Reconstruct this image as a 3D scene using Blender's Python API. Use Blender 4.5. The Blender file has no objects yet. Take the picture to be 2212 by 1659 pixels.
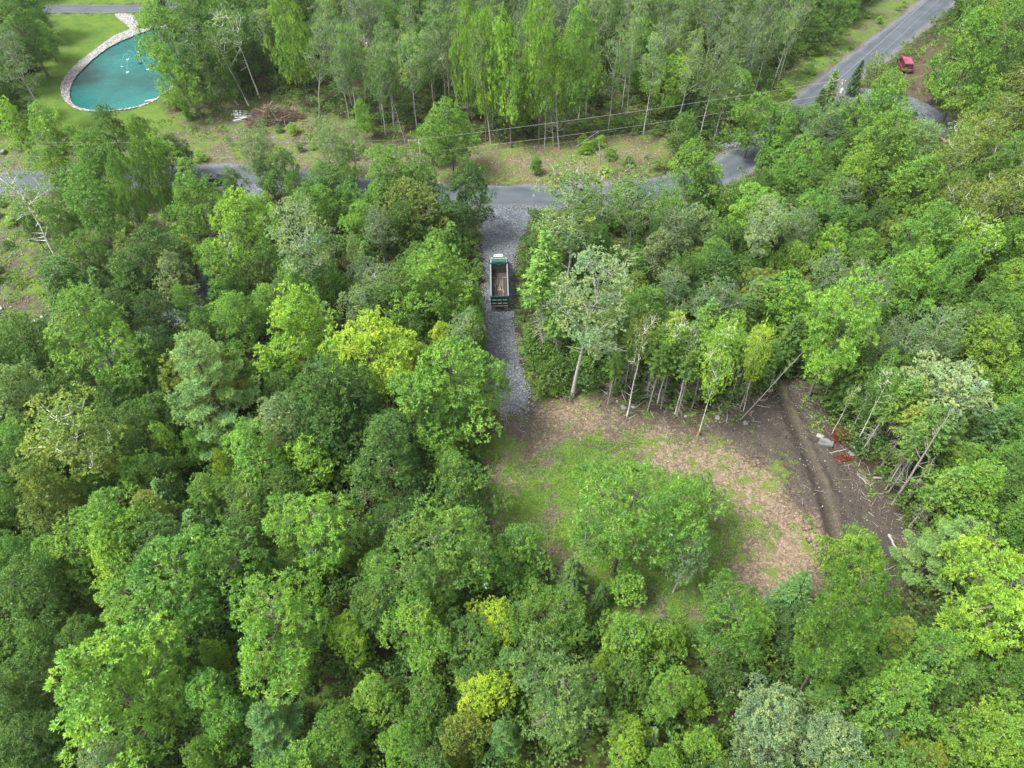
import bpy, bmesh, math, random
import numpy as np
from mathutils import Vector, Matrix
R_ = math.radians

# ------------------------------------------------------------------ camera, world, sun, exposure
SC = bpy.context.scene
CAM_H, PITCH, FPX = 70.0, 48.0, 1555.3           # FPX: focal length in the measuring grid (2212 px wide)
cam = bpy.data.objects.new('camera', bpy.data.cameras.new('camera'))
SC.collection.objects.link(cam)
cam.location = (0, 0, CAM_H)
cam.rotation_euler = (R_(90 - PITCH), 0, 0)
cam.data.sensor_width = 36.0
cam.data.lens = 36.0 * FPX / 2212.0
cam.data.clip_start = 0.5
cam.data.clip_end = 6000
SC.camera = cam
W = bpy.data.worlds.new('World'); SC.world = W; W.use_nodes = True
sky = W.node_tree.nodes.new('ShaderNodeTexSky'); sky.sky_type = 'NISHITA'; sky.sun_disc = False
SUN_EL, SUN_AZ = 60.0, -110.0                      # azimuth clockwise from +Y
sky.sun_elevation = R_(SUN_EL); sky.sun_rotation = R_(SUN_AZ)
sky.air_density = 1.0; sky.dust_density = 3.0; sky.ozone_density = 1.0
bgn = W.node_tree.nodes['Background']; bgn.inputs[1].default_value = 0.14
hs = W.node_tree.nodes.new('ShaderNodeHueSaturation'); hs.inputs['Saturation'].default_value = 0.25   # a white overcast sky
W.node_tree.links.new(sky.outputs[0], hs.inputs['Color']); W.node_tree.links.new(hs.outputs[0], bgn.inputs[0])
sl = bpy.data.lights.new('sun', 'SUN'); sl.energy = 2.3; sl.angle = R_(16); sl.color = (1.0, 0.975, 0.94)
sun = bpy.data.objects.new('sun', sl); SC.collection.objects.link(sun)
sdir = Vector((math.sin(R_(SUN_AZ)) * math.cos(R_(SUN_EL)), math.cos(R_(SUN_AZ)) * math.cos(R_(SUN_EL)), math.sin(R_(SUN_EL))))
sun.rotation_euler = sdir.to_track_quat('Z', 'Y').to_euler(); sun.location = (0, 60, 120)
vs = SC.view_settings
vs.view_transform = 'Standard'; vs.look = 'None'; vs.gamma = 1.0; vs.use_curve_mapping = False
vs.exposure = 1.82
cy_ = SC.cycles
cy_.max_bounces = 7; cy_.diffuse_bounces = 4; cy_.glossy_bounces = 2; cy_.transmission_bounces = 4
cy_.transparent_max_bounces = 4; cy_.use_denoising = True
try: cy_.denoiser = 'OPENIMAGEDENOISE'
except Exception: pass

# ------------------------------------------------------------------ measuring helpers
_p = R_(PITCH)
def ray(u, v):
    a = (u - 1106) / FPX; b = (829.5 - v) / FPX
    return (a, math.cos(_p) + b * math.sin(_p), -math.sin(_p) + b * math.cos(_p))
def G(u, v, z=0.0):
    r = ray(u, v); t = (z - CAM_H) / r[2]
    return (r[0] * t, r[1] * t, z)
def depth(u, v, z=0.0): return (z - CAM_H) / ray(u, v)[2]
def proj(x, y, z):
    dz = z - CAM_H
    d = y * math.cos(_p) - dz * math.sin(_p)
    up = y * math.sin(_p) + dz * math.cos(_p)
    if d < 1: return (-9999, -9999)
    return (1106 + FPX * x / d, 829.5 - FPX * up / d)
def GP(pts): return [G(u, v)[:2] for u, v in pts]
def inside(pt, poly):
    x, y = pt; c = False; n = len(poly); j = n - 1
    for i in range(n):
        xi, yi = poly[i]; xj, yj = poly[j]
        if (yi > y) != (yj > y) and x < (xj - xi) * (y - yi) / (yj - yi) + xi: c = not c
        j = i
    return c
def sdf(X, Y, poly):
    """signed distance, positive inside"""
    P = np.array(poly); d2 = np.full(X.shape, 1e18); c = np.zeros(X.shape, bool)
    n = len(P)
    for i in range(n):
        ax, ay = P[i]; bx, by = P[(i + 1) % n]
        ex, ey = bx - ax, by - ay; L = ex * ex + ey * ey + 1e-9
        t = np.clip(((X - ax) * ex + (Y - ay) * ey) / L, 0, 1)
        d2 = np.minimum(d2, (X - ax - t * ex) ** 2 + (Y - ay - t * ey) ** 2)
        if abs(ay - by) > 1e-9:
            c ^= ((ay > Y) != (by > Y)) & (X < (bx - ax) * (Y - ay) / (by - ay) + ax)
    d = np.sqrt(d2)
    return np.where(c, d, -d)
def smooth_path(pts, n=8):
    P = [np.array(p, float) for p in pts]; P = [2 * P[0] - P[1]] + P + [2 * P[-1] - P[-2]]
    out = []
    for i in range(1, len(P) - 2):
        for k in range(n):
            t = k / n
            out.append(0.5 * ((2 * P[i]) + (-P[i - 1] + P[i + 1]) * t + (2 * P[i - 1] - 5 * P[i] + 4 * P[i + 1] - P[i + 2]) * t * t + (-P[i - 1] + 3 * P[i] - 3 * P[i + 1] + P[i + 2]) * t ** 3))
    out.append(P[-2]); return np.array(out)
def close_smooth(pts, n=6):
    P = [np.array(p, float) for p in pts]; m = len(P); out = []
    for i in range(m):
        a, b, c, d = P[i - 1], P[i], P[(i + 1) % m], P[(i + 2) % m]
        for k in range(n):
            t = k / n
            out.append(0.5 * (2 * b + (c - a) * t + (2 * a - 5 * b + 4 * c - d) * t * t + (-a + 3 * b - 3 * c + d) * t ** 3))
    return np.array(out)
def path_dist(x, y, path):
    P = path[:-1]; Q = path[1:]; e = Q - P
    t = np.clip(((x - P[:, 0]) * e[:, 0] + (y - P[:, 1]) * e[:, 1]) / ((e ** 2).sum(1) + 1e-9), 0, 1)
    return float(np.sqrt((x - P[:, 0] - t * e[:, 0]) ** 2 + (y - P[:, 1] - t * e[:, 1]) ** 2).min())

# ------------------------------------------------------------------ object helpers
def tag(o, label=None, cat=None, group=None, kind=None):
    if label: o['label'] = label
    if cat: o['category'] = cat
    if group: o['group'] = group
    if kind: o['kind'] = kind
    return o
def link(name, me, parent=None):
    o = bpy.data.objects.new(name, me); SC.collection.objects.link(o)
    if parent is not None: o.parent = parent
    return o
def empty(name, loc=(0, 0, 0), rz=0.0):
    o = bpy.data.objects.new(name, None); SC.collection.objects.link(o)
    o.location = loc; o.rotation_euler = (0, 0, rz); o.empty_display_size = 0.5
    return o
def np_mesh(name, V, F, mats, tone=None, smooth=False, mi=None, cols=None):
    V = np.ascontiguousarray(V, np.float32); F = np.ascontiguousarray(F, np.int32); k = F.shape[1]
    me = bpy.data.meshes.new(name)
    me.vertices.add(len(V)); me.vertices.foreach_set('co', V.ravel())
    me.loops.add(F.size); me.loops.foreach_set('vertex_index', F.ravel())
    me.polygons.add(len(F)); me.polygons.foreach_set('loop_start', np.arange(0, F.size, k, dtype=np.int32))
    if smooth: me.polygons.foreach_set('use_smooth', np.ones(len(F), bool))
    for m in (mats if isinstance(mats, (list, tuple)) else [mats]): me.materials.append(m)
    if mi is not None: me.polygons.foreach_set('material_index', np.asarray(mi, np.int32))
    me.update(calc_edges=True)
    if tone is not None:
        a = me.attributes.new('tone', 'FLOAT', 'FACE'); a.data.foreach_set('value', np.asarray(tone, np.float32))
    if cols is not None:
        for nm, arr in cols.items():
            if arr.ndim == 2:
                a = me.attributes.new(nm, 'FLOAT_COLOR', 'POINT'); c4 = np.ones((len(V), 4), np.float32); c4[:, :3] = arr
                a.data.foreach_set('color', c4.ravel())
            else:
                a = me.attributes.new(nm, 'FLOAT', 'POINT'); a.data.foreach_set('value', arr.astype(np.float32))
    return me
class MB:
    """collects shapes and links them as one mesh"""
    def __init__(s): s.bm = bmesh.new()
    def box(s, c, sz, rot=None, bev=0.0, taper=None):
        g = bmesh.ops.create_cube(s.bm, size=1.0); vs_ = g['verts']
        for v in vs_:
            v.co.x *= sz[0]; v.co.y *= sz[1]; v.co.z *= sz[2]
            if taper and v.co.z > 0: v.co.x *= taper[0]; v.co.y *= taper[1]
        if bev > 0:
            es = list({e for v in vs_ for e in v.link_edges})
            r = bmesh.ops.bevel(s.bm, geom=es, offset=bev, segments=2, affect='EDGES', profile=0.6)
            vs_ = list({v for f in r['faces'] for v in f.verts} | {v for v in vs_ if v.is_valid})
        M = Matrix.Translation(c) @ (rot.to_matrix().to_4x4() if rot is not None else Matrix())
        for v in vs_: v.co = M @ v.co
        return s
    def tube(s, pts, rad, n=8, cap=True):
        P = [Vector(p) for p in pts]; rings = []
        if not isinstance(rad, (list, tuple)): rad = [rad] * len(P)
        for i, p in enumerate(P):
            d = (P[min(i + 1, len(P) - 1)] - P[max(i - 1, 0)]).normalized()
            a = d.orthogonal().normalized() if i == 0 else (a - d * a.dot(d)).normalized()
            b = d.cross(a)
            rings.append([s.bm.verts.new(p + (a * math.cos(t) + b * math.sin(t)) * rad[i]) for t in [2 * math.pi * k / n for k in range(n)]])
        for r0, r1 in zip(rings, rings[1:]):
            for k in range(n): s.bm.faces.new((r0[k], r0[(k + 1) % n], r1[(k + 1) % n], r1[k]))
        if cap: s.bm.faces.new(rings[0][::-1]); s.bm.faces.new(rings[-1])
        return s
    def loft(s, rings, cap=True):
        R = [[s.bm.verts.new(p) for p in r] for r in rings]; n = len(R[0])
        for r0, r1 in zip(R, R[1:]):
            for k in range(n): s.bm.faces.new((r0[k], r0[(k + 1) % n], r1[(k + 1) % n], r1[k]))
        if cap: s.bm.faces.new(R[0][::-1]); s.bm.faces.new(R[-1])
        return s
    def poly(s, pts): s.bm.faces.new([s.bm.verts.new(p) for p in pts]); return s
    def rock(s, c, sz, rng, sub=2, rough=0.25):
        g = bmesh.ops.create_icosphere(s.bm, subdivisions=sub, radius=1.0)
        ph = [rng.uniform(0, 6.28) for _ in range(6)]
        rz = rng.uniform(0, 3.14); ca, sa = math.cos(rz), math.sin(rz)
        for v in g['verts']:
            x, y, z = v.co
            k = 1 + rough * (math.sin(2.3 * x + ph[0]) * math.cos(2.9 * y + ph[1]) + 0.6 * math.sin(4.3 * z + ph[2] + 2 * x)) * 0.7
            x, y, z = [max(-0.82, min(0.82, q * k)) for q in (x, y, z)]
            x *= sz[0]; y *= sz[1]; z *= sz[2]
            v.co = (c[0] + x * ca - y * sa, c[1] + x * sa + y * ca, c[2] + z)
        return s
    def build(s, name, mats, parent=None, smooth=False, world=None):
        bmesh.ops.recalc_face_normals(s.bm, faces=s.bm.faces)
        me = bpy.data.meshes.new(name); s.bm.to_mesh(me); s.bm.free()
        for m in (mats if isinstance(mats, (list, tuple)) else [mats]): me.materials.append(m)
        if smooth:
            for p in me.polygons: p.use_smooth = True
        return link(name, me, parent)

# ------------------------------------------------------------------ materials
def mat(name):
    m = bpy.data.materials.new(name); m.use_nodes = True; nt = m.node_tree
    return m, nt, nt.nodes['Principled BSDF'], nt.nodes['Material Output']
def N(nt, typ, **kw):
    n = nt.nodes.new(typ)
    for k, v in kw.items():
        if k == 'ins':
            for a, b in v.items(): n.inputs[a].default_value = b
        else: setattr(n, k, v)
    return n
def mixc(nt, fac, a, b, blend='MIX'):
    n = nt.nodes.new('ShaderNodeMix'); n.data_type = 'RGBA'; n.blend_type = blend
    for sock, v in ((n.inputs[0], fac), (n.inputs[6], a), (n.inputs[7], b)):
        if hasattr(v, 'links') or isinstance(v, bpy.types.NodeSocket): nt.links.new(v, sock)
        elif isinstance(v, (int, float)): sock.default_value = v
        else: sock.default_value = (*v, 1.0)
    return n.outputs[2]
def noise(nt, scale, detail=4, rough=0.55, coord='Object', dist=0.0):
    tc = N(nt, 'ShaderNodeTexCoord'); n = N(nt, 'ShaderNodeTexNoise', ins={'Scale': scale, 'Detail': detail, 'Roughness': rough, 'Distortion': dist})
    nt.links.new(tc.outputs[coord], n.inputs['Vector']); return n.outputs[0]
def ramp(nt, fac, stops):
    r = N(nt, 'ShaderNodeValToRGB'); e = r.color_ramp.elements
    while len(e) < len(stops): e.new(0.5)
    for el, (p, c) in zip(e, stops):
        el.position = p; el.color = (*c, 1.0) if not isinstance(c, (int, float)) else (c, c, c, 1.0)
    nt.links.new(fac, r.inputs[0]); return r.outputs[0]
def bump(nt, bs, h, strength=0.5, dist=0.05):
    b = N(nt, 'ShaderNodeBump', ins={'Strength': strength, 'Distance': dist}); nt.links.new(h, b.inputs['Height']); nt.links.new(b.outputs[0], bs.inputs['Normal'])
def mathn(nt, op, a, b=0.0, clamp=False):
    n = N(nt, 'ShaderNodeMath', operation=op, use_clamp=clamp)
    for s, v in ((n.inputs[0], a), (n.inputs[1], b)):
        if isinstance(v, (int, float)): s.default_value = v
        else: nt.links.new(v, s)
    return n.outputs[0]
def simple(name, col, rough=0.6, metal=0.0, var=0.25, scale=3.0, col2=None, spec=0.4):
    m, nt, bs, _ = mat(name)
    c2 = col2 or tuple(c * (1 - var) for c in col)
    nt.links.new(mixc(nt, ramp(nt, noise(nt, scale), [(0.35, 0.0), (0.7, 1.0)]), col, c2), bs.inputs['Base Color'])
    bs.inputs['Roughness'].default_value = rough; bs.inputs['Metallic'].default_value = metal
    bs.inputs['Specular IOR Level'].default_value = spec
    return m
def leaf_mat(name, fixed=None, rough=0.55, trans=0.42, glint=0.35):
    """foliage: colour of the tree (object colour) varied leaf by leaf and bough by bough"""
    m, nt, bs, out = mat(name)
    if fixed: base = N(nt, 'ShaderNodeRGB'); base.outputs[0].default_value = (*fixed, 1); base = base.outputs[0]
    else: base = N(nt, 'ShaderNodeObjectInfo').outputs['Color']
    at = N(nt, 'ShaderNodeAttribute', attribute_name='tone').outputs['Fac']
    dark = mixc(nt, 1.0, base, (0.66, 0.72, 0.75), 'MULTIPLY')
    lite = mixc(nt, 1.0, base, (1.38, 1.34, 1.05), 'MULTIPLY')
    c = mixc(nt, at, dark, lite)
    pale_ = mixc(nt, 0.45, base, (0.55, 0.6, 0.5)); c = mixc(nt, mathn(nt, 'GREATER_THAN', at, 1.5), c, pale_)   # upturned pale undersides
    oi = N(nt, 'ShaderNodeObjectInfo'); tc = N(nt, 'ShaderNodeTexCoord'); va = N(nt, 'ShaderNodeVectorMath', operation='ADD'); nt.links.new(tc.outputs['Object'], va.inputs[0])
    nt.links.new(mathn(nt, 'MULTIPLY', oi.outputs['Random'], 73.0), va.inputs[1]); nz = N(nt, 'ShaderNodeTexNoise', ins={'Scale': 0.42, 'Detail': 3, 'Roughness': .6}); nt.links.new(va.outputs[0], nz.inputs['Vector'])
    big = ramp(nt, nz.outputs[0], [(0.38, 0.0), (0.64, 1.0)])
    c = mixc(nt, big, mixc(nt, 1.0, c, (0.82, 0.92, 1.02), 'MULTIPLY'), mixc(nt, 1.0, c, (1.3, 1.1, 0.85), 'MULTIPLY'))
    nt.links.new(c, bs.inputs['Base Color']); bs.inputs['Roughness'].default_value = rough
    bs.inputs['Specular IOR Level'].default_value = glint
    tr = N(nt, 'ShaderNodeBsdfTranslucent'); nt.links.new(mixc(nt, 1.0, c, (1.1, 1.3, 0.5), 'MULTIPLY'), tr.inputs[0])
    mx = N(nt, 'ShaderNodeMixShader'); mx.inputs[0].default_value = trans
    nt.links.new(bs.outputs[0], mx.inputs[1]); nt.links.new(tr.outputs[0], mx.inputs[2]); nt.links.new(mx.outputs[0], out.inputs[0])
    return m
M = {}
M['leaf'] = leaf_mat('foliage')
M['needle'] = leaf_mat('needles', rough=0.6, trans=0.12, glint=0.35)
M['under'] = leaf_mat('undergrowth leaves', fixed=(0.07, 0.145, 0.025))
M['grassblade'] = leaf_mat('grass blades', fixed=(0.11, 0.235, 0.026), trans=0.25)
M['fern'] = leaf_mat('low green plants', fixed=(0.13, 0.23, 0.034))
def bark(name, a, b, scale=(3, 3, 0.8), dark=None):
    m, nt, bs, _ = mat(name)
    tc = N(nt, 'ShaderNodeTexCoord'); mp = N(nt, 'ShaderNodeMapping'); mp.inputs['Scale'].default_value = scale
    nt.links.new(tc.outputs['Object'], mp.inputs[0])
    n = N(nt, 'ShaderNodeTexNoise', ins={'Scale': 2.5, 'Detail': 6, 'Roughness': 0.65}); nt.links.new(mp.outputs[0], n.inputs['Vector'])
    c = mixc(nt, ramp(nt, n.outputs[0], [(0.35, 0.0), (0.65, 1.0)]), a, b)
    if dark:
        n2 = N(nt, 'ShaderNodeTexNoise', ins={'Scale': 3.2, 'Detail': 3, 'Roughness': 0.6}); mp2 = N(nt, 'ShaderNodeMapping'); mp2.inputs['Scale'].default_value = (0.7, 0.7, 2.6)
        nt.links.new(tc.outputs['Object'], mp2.inputs[0]); nt.links.new(mp2.outputs[0], n2.inputs['Vector'])
        c = mixc(nt, ramp(nt, n2.outputs[0], [(0.58, 0.0), (0.64, 1.0)]), c, dark)
    nt.links.new(c, bs.inputs['Base Color']); bs.inputs['Roughness'].default_value = 0.9; bs.inputs['Specular IOR Level'].default_value = 0.2
    bump(nt, bs, n.outputs[0], 0.6, 0.03)
    return m
M['bark'] = bark('grey brown bark', (0.16, 0.14, 0.12), (0.07, 0.06, 0.05))
M['aspen_bark'] = bark('pale aspen bark', (0.33, 0.33, 0.29), (0.2, 0.2, 0.175), dark=(0.06, 0.055, 0.05))
M['birch_bark'] = bark('white birch bark', (0.66, 0.64, 0.6), (0.45, 0.43, 0.4), dark=(0.07, 0.06, 0.055))
M['dark_bark'] = bark('dark conifer bark', (0.1, 0.082, 0.066), (0.05, 0.04, 0.033))
M['dead_wood'] = bark('weathered dead wood', (0.29, 0.265, 0.24), (0.15, 0.135, 0.12))
M['twig'] = bark('dry brown twigs', (0.2, 0.15, 0.11), (0.1, 0.072, 0.055))

# ------------------------------------------------------------------ the layout of the ground
ROAD = smooth_path(GP([(-400, 412), (-60, 398), (0, 395), (200, 386), (345, 380), (480, 378), (620, 389), (760, 406), (900, 420), (1090, 425), (1250, 424), (1400, 411), (1520, 385), (1610, 342), (1695, 275), (1790, 190), (1870, 128), (1955, 62), (2020, 10), (2090, -55), (2160, -120)]), 8)
DRIVE = GP([(1036, 447), (1037, 470), (1040, 510), (1044, 560), (1046, 610), (1046, 660), (1045, 720), (1046, 760), (1052, 800), (1064, 850), (1083, 897), (1100, 893), (1108, 886), (1118, 893), (1130, 906), (1142, 886), (1145, 853), (1137, 829), (1124, 790), (1117, 753), (1108, 700), (1108, 653), (1109, 600), (1112, 553), (1128, 510), (1146, 470), (1150, 447)])
SIDE = smooth_path(GP([(560, 398), (520, 470), (470, 570), (430, 640), (360, 700), (290, 745), (215, 800)]), 8)
EAST = smooth_path(GP([(1760, 215), (1850, 205), (1960, 225), (2030, 265), (2110, 312), (2200, 345), (2300, 380)]), 8)
PATH_N = smooth_path(GP([(60, 20), (120, 19), (200, 19), (300, 18), (400, 10), (520, -10)]), 6)
DARK_N = smooth_path(GP([(762, -60), (764, -20), (768, 10), (775, 40), (800, 85), (850, 108), (900, 118)]), 6)
Z1 = lambda pts: [(x * .3333, y * .3333) for x, y in pts]
POND = close_smooth(GP(Z1([(900, 225), (780, 275), (690, 325), (590, 405), (500, 500), (462, 590), (478, 660), (540, 700), (650, 712), (800, 703), (900, 682), (985, 646), (1080, 580), (1150, 510), (1195, 440), (1235, 360), (1240, 290), (1190, 225), (1090, 190), (990, 195)])), 5)
STONES = close_smooth(GP(Z1([(745, 96), (840, 180), (820, 200), (730, 240), (600, 335), (480, 430), (405, 530), (400, 610), (440, 670), (520, 714), (650, 724), (800, 713), (910, 693), (998, 655), (1095, 592), (1170, 522), (1215, 450), (1262, 360), (1270, 285), (1205, 205), (1100, 165), (990, 170), (915, 190), (890, 140), (850, 96)])), 4)
LAWN = GP(Z1([(310, 96), (1180, 94), (1290, 180), (1300, 330), (1230, 480), (1150, 580), (1050, 680), (1080, 780), (1150, 840), (850, 880), (500, 880), (200, 820), (80, 760), (130, 680), (220, 580), (245, 430), (350, 300), (360, 200)]))
LAWN2 = GP(Z1([(250, -90), (1000, -90), (1000, 22), (600, 26), (320, 26)]))
CLEAR = GP([(1070, 900), (1110, 885), (1150, 868), (1240, 862), (1330, 875), (1420, 892), (1510, 910), (1600, 890), (1655, 845), (1705, 822), (1752, 860), (1775, 930), (1840, 1000), (1910, 1090), (1965, 1180), (1930, 1300), (1820, 1330), (1700, 1330), (1500, 1360), (1350, 1360), (1230, 1300), (1170, 1220), (1050, 1140), (1035, 1050), (1055, 990), (1050, 940)])
DARKSOIL = GP([(1540, 905), (1650, 850), (1705, 815), (1762, 900), (1790, 950), (1860, 1010), (1925, 1090), (1985, 1190), (1960, 1300), (1830, 1290), (1765, 1180), (1735, 1110), (1690, 1040), (1640, 995), (1570, 960)])
STRAW = [GP([(1390, 950), (1450, 945), (1560, 985), (1620, 1005), (1665, 1050), (1720, 1110), (1765, 1170), (1745, 1240), (1660, 1260), (1600, 1245), (1640, 1190), (1660, 1120), (1600, 1060), (1530, 1020), (1430, 985)]),
         GP([(1060, 985), (1100, 1010), (1130, 1040), (1085, 1080), (1055, 1050)]), GP([(1180, 885), (1260, 880), (1320, 905), (1290, 925), (1200, 915)]),
         GP([(1210, 1180), (1270, 1210), (1290, 1290), (1240, 1280)])]
GREEN = [GP([(1090, 1010), (1150, 990), (1230, 950), (1330, 955), (1400, 1000), (1480, 1040), (1580, 1080), (1650, 1140), (1600, 1180), (1590, 1250), (1480, 1330), (1300, 1330), (1240, 1200), (1120, 1140), (1060, 1120), (1070, 1050)]),
         GP([(1280, 915), (1400, 935), (1500, 945), (1600, 965), (1560, 975), (1400, 950), (1290, 935)]), GP([(1040, 900), (1085, 905), (1080, 990), (1040, 1000)]), GP([(1665, 980), (1690, 985), (1700, 1060), (1680, 1050)])]
VERGE = GP([(1030, 318), (1150, 312), (1250, 300), (1430, 305), (1475, 330), (1420, 352), (1300, 385), (1150, 400), (1035, 400)])
VERGE_L = GP([(-300, 330), (0, 300), (130, 280), (360, 262), (390, 250), (560, 225), (690, 252), (830, 310), (1040, 322), (1040, 400), (900, 405), (760, 388), (480, 352), (200, 362), (0, 372), (-300, 385)])
VERGE_R = GP([(1655, 222), (1700, 165), (1751, 123), (1775, 100), (1825, 67), (1858, 20), (1891, -20), (2010, -20), (1950, 30), (1880, 88), (1812, 143), (1755, 205), (1690, 268), (1600, 330), (1560, 330), (1540, 290)])
SOIL_R = GP([(1925, 175), (1975, 110), (2035, 75), (2060, 130), (2110, 210), (2120, 270), (2050, 300), (1985, 260), (1940, 230)])
LEFTC = GP([(-200, 420), (60, 410), (150, 430), (310, 415), (420, 470), (380, 560), (260, 600), (160, 620), (120, 700), (70, 740), (-200, 760)])
H_RIDGE = smooth_path(GP([(1690, 835), (1720, 905), (1755, 985), (1785, 1055), (1800, 1100), (1812, 1150)]), 6)

def lattice(fine, coarse_lo, coarse_hi, step_f, step_c):
    a = np.concatenate([[-2500, -900, -400], np.arange(coarse_lo, fine[0], step_c), np.arange(fine[0], fine[1], step_f), np.arange(fine[1], coarse_hi, step_c), [400, 900, 2500]])
    return a
def wob(X, Y, s, seed):
    rg = np.random.RandomState(seed); o = np.zeros(X.shape)
    for k in range(7):
        a = rg.uniform(0, 6.28); f = s * rg.uniform(0.6, 1.9); o += np.sin((X * math.cos(a) + Y * math.sin(a)) * f + rg.uniform(0, 6.28))
    return o / 4.0
FLAT = [DRIVE]
def ground_h(x, y):
    """height of the ground at points given as arrays (flat under road, drives and pond)"""
    X = np.atleast_1d(np.asarray(x, float)); Y = np.atleast_1d(np.asarray(y, float))
    h = 0.16 * wob(X, Y, 0.16, 3) + 0.05 * wob(X, Y, 0.7, 4)
    k = np.ones(X.shape)
    d = np.full(X.shape, 1e9)
    for pth, wd in ((ROAD, 3.0), (SIDE, 1.8), (EAST, 3.0), (PATH_N, 2.4), (DARK_N, 2.6)):
        for i in range(0, len(pth) - 1, 2):
            a = pth[i]; b = pth[min(i + 2, len(pth) - 1)]; e = b - a; L = (e ** 2).sum() + 1e-9
            t = np.clip(((X - a[0]) * e[0] + (Y - a[1]) * e[1]) / L, 0, 1)
            d = np.minimum(d, np.sqrt((X - a[0] - t * e[0]) ** 2 + (Y - a[1] - t * e[1]) ** 2) - wd)
    d = np.minimum(d, -sdf(X, Y, DRIVE)); d = np.minimum(d, -sdf(X, Y, STONES))
    k = np.clip((d - 0.8) / 4.0, 0, 1)
    h = (h + 0.12) * k * k * (3 - 2 * k)
    return h
def gh(x, y): return float(ground_h(x, y)[0])

def build_ground():
    xs = lattice((-6, 48), -150, 170, 0.22, 0.85); ys = lattice((28, 80), -12, 235, 0.22, 0.85)
    X, Y = np.meshgrid(xs, ys); sh = X.shape; Xf, Yf = X.ravel(), Y.ravel()
    n = len(Xf)
    w1 = wob(Xf, Yf, 0.55, 11); w2 = wob(Xf, Yf, 1.7, 12)
    def m(poly, soft=1.0, jit=0.8):
        return np.clip((sdf(Xf, Yf, poly) + jit * w1 + 0.4 * jit * w2) / soft * 0.5 + 0.5, 0, 1)
    h = ground_h(Xf, Yf)
    soil = np.tile(np.array([0.05, 0.04, 0.026]), (n, 1)); veg = np.full(n, 0.5); straw = np.zeros(n)
    def paint(mask, col=None, vg=None, st=None):
        nonlocal soil, veg, straw
        if col is not None: soil = soil * (1 - mask[:, None]) + np.array(col) * mask[:, None]
        if vg is not None: veg = veg * (1 - mask) + vg * mask
        if st is not None: straw = straw * (1 - mask) + st * mask
    paint(m(CLEAR, 2), (0.1, 0.083, 0.068), 0.26, 0.36)
    paint(m(DARKSOIL, 3.5, 2.0), (0.072, 0.063, 0.056), 0.2, 0.1)
    for p in STRAW: paint(m(p, 3.0, 2.0), (0.12, 0.09, 0.068), None, 0.62)
    for p in GREEN: paint(m(p, 3.5, 2.4), None, 0.68, None)
    paint(m(STRAW[0], 3.2, 2.2), None, 0.42, 0.66)
    for p in (VERGE, VERGE_L): paint(m(p, 3, 1.2), (0.12, 0.1, 0.07), 0.52, 0.5)
    paint(m(VERGE_L, 3, 1.2), (0.115, 0.1, 0.08), 0.54, 0.38)
    paint(m(VERGE_R, 2.5), (0.13, 0.11, 0.09), 0.66, 0.3)
    paint(m(SOIL_R, 3), (0.095, 0.07, 0.052), 0.36, 0.15)
    paint(m(LEFTC, 3), (0.095, 0.08, 0.064), 0.56, 0.22)
    for p in (LAWN, LAWN2): paint(m(p, 1.5, 0.4), (0.1, 0.085, 0.05), 0.92, 0.1)
    # stony shoulder along the asphalt
    d = np.full(n, 1e9)
    for i in range(len(ROAD) - 1):
        a, b = ROAD[i], ROAD[i + 1]; e = b - a; L = (e ** 2).sum() + 1e-9
        t = np.clip(((Xf - a[0]) * e[0] + (Yf - a[1]) * e[1]) / L, 0, 1)
        d = np.minimum(d, np.sqrt((Xf - a[0] - t * e[0]) ** 2 + (Yf - a[1] - t * e[1]) ** 2))
    sm = np.clip((4.3 + 0.5 * w1 - d) / 0.8, 0, 1); paint(sm, (0.17, 0.17, 0.175), 0.12, 0.1)
    # pond basin
    dp = sdf(Xf, Yf, POND); h = h - np.clip((dp + 0.8) / 2.5, 0, 1) * 1.6
    # the worn berm and rut through the dark soil
    dr = np.full(n, 1e9); side = np.zeros(n)
    for i in range(len(H_RIDGE) - 1):
        a, b = H_RIDGE[i], H_RIDGE[i + 1]; e = b - a; L = (e ** 2).sum() + 1e-9
        t = np.clip(((Xf - a[0]) * e[0] + (Yf - a[1]) * e[1]) / L, 0, 1)
        q = np.sqrt((Xf - a[0] - t * e[0]) ** 2 + (Yf - a[1] - t * e[1]) ** 2)
        sg = (Xf - a[0]) * e[1] - (Yf - a[1]) * e[0]
        side = np.where(q < dr, sg * np.sign(1.0) / np.sqrt(L), side); dr = np.minimum(dr, q)
    hr = 0.13 * np.exp(-((side - 0.1 + .25 * w2) / 0.5) ** 2) * np.clip(.6 + .5 * wob(Xf, Yf, 1.1, 91), 0, 1.3) - 0.16 * np.exp(-((side - 1.15) / 0.45) ** 2) - 0.12 * np.exp(-((side + 1.1) / 0.4) ** 2) - 0.12 * np.exp(-((side + 3.1) / 0.4) ** 2)
    near = np.clip((3.6 - dr) / 1.2, 0, 1); h = h + hr * near * (1 + 0.5 * w2) + near * 0.07 * wob(Xf, Yf, 4.5, 93)
    paint(near * np.exp(-((side - 0.1 + 0.2 * w2) / 0.4) ** 2), (0.105, 0.09, 0.07), 0.3, 0.15)
    paint(near * np.exp(-((side - 1.2) / 0.5) ** 2), (0.046, 0.039, 0.033), 0.05, 0.0)
    inn = sdf(Xf, Yf, CLEAR) > 0; h = h + np.where(sdf(Xf, Yf, DARKSOIL) > 0, 0.05 * wob(Xf, Yf, 3.6, 21) + 0.045 * np.abs(wob(Xf, Yf, 7.5, 22)), 0)
    h = h + np.where(inn, 0.06 * wob(Xf, Yf, 2.6, 19) + 0.03 * wob(Xf, Yf, 6.0, 20), 0)
    V = np.stack([Xf, Yf, h], 1); r, c = sh
    idx = np.arange(r * c).reshape(r, c)
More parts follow.
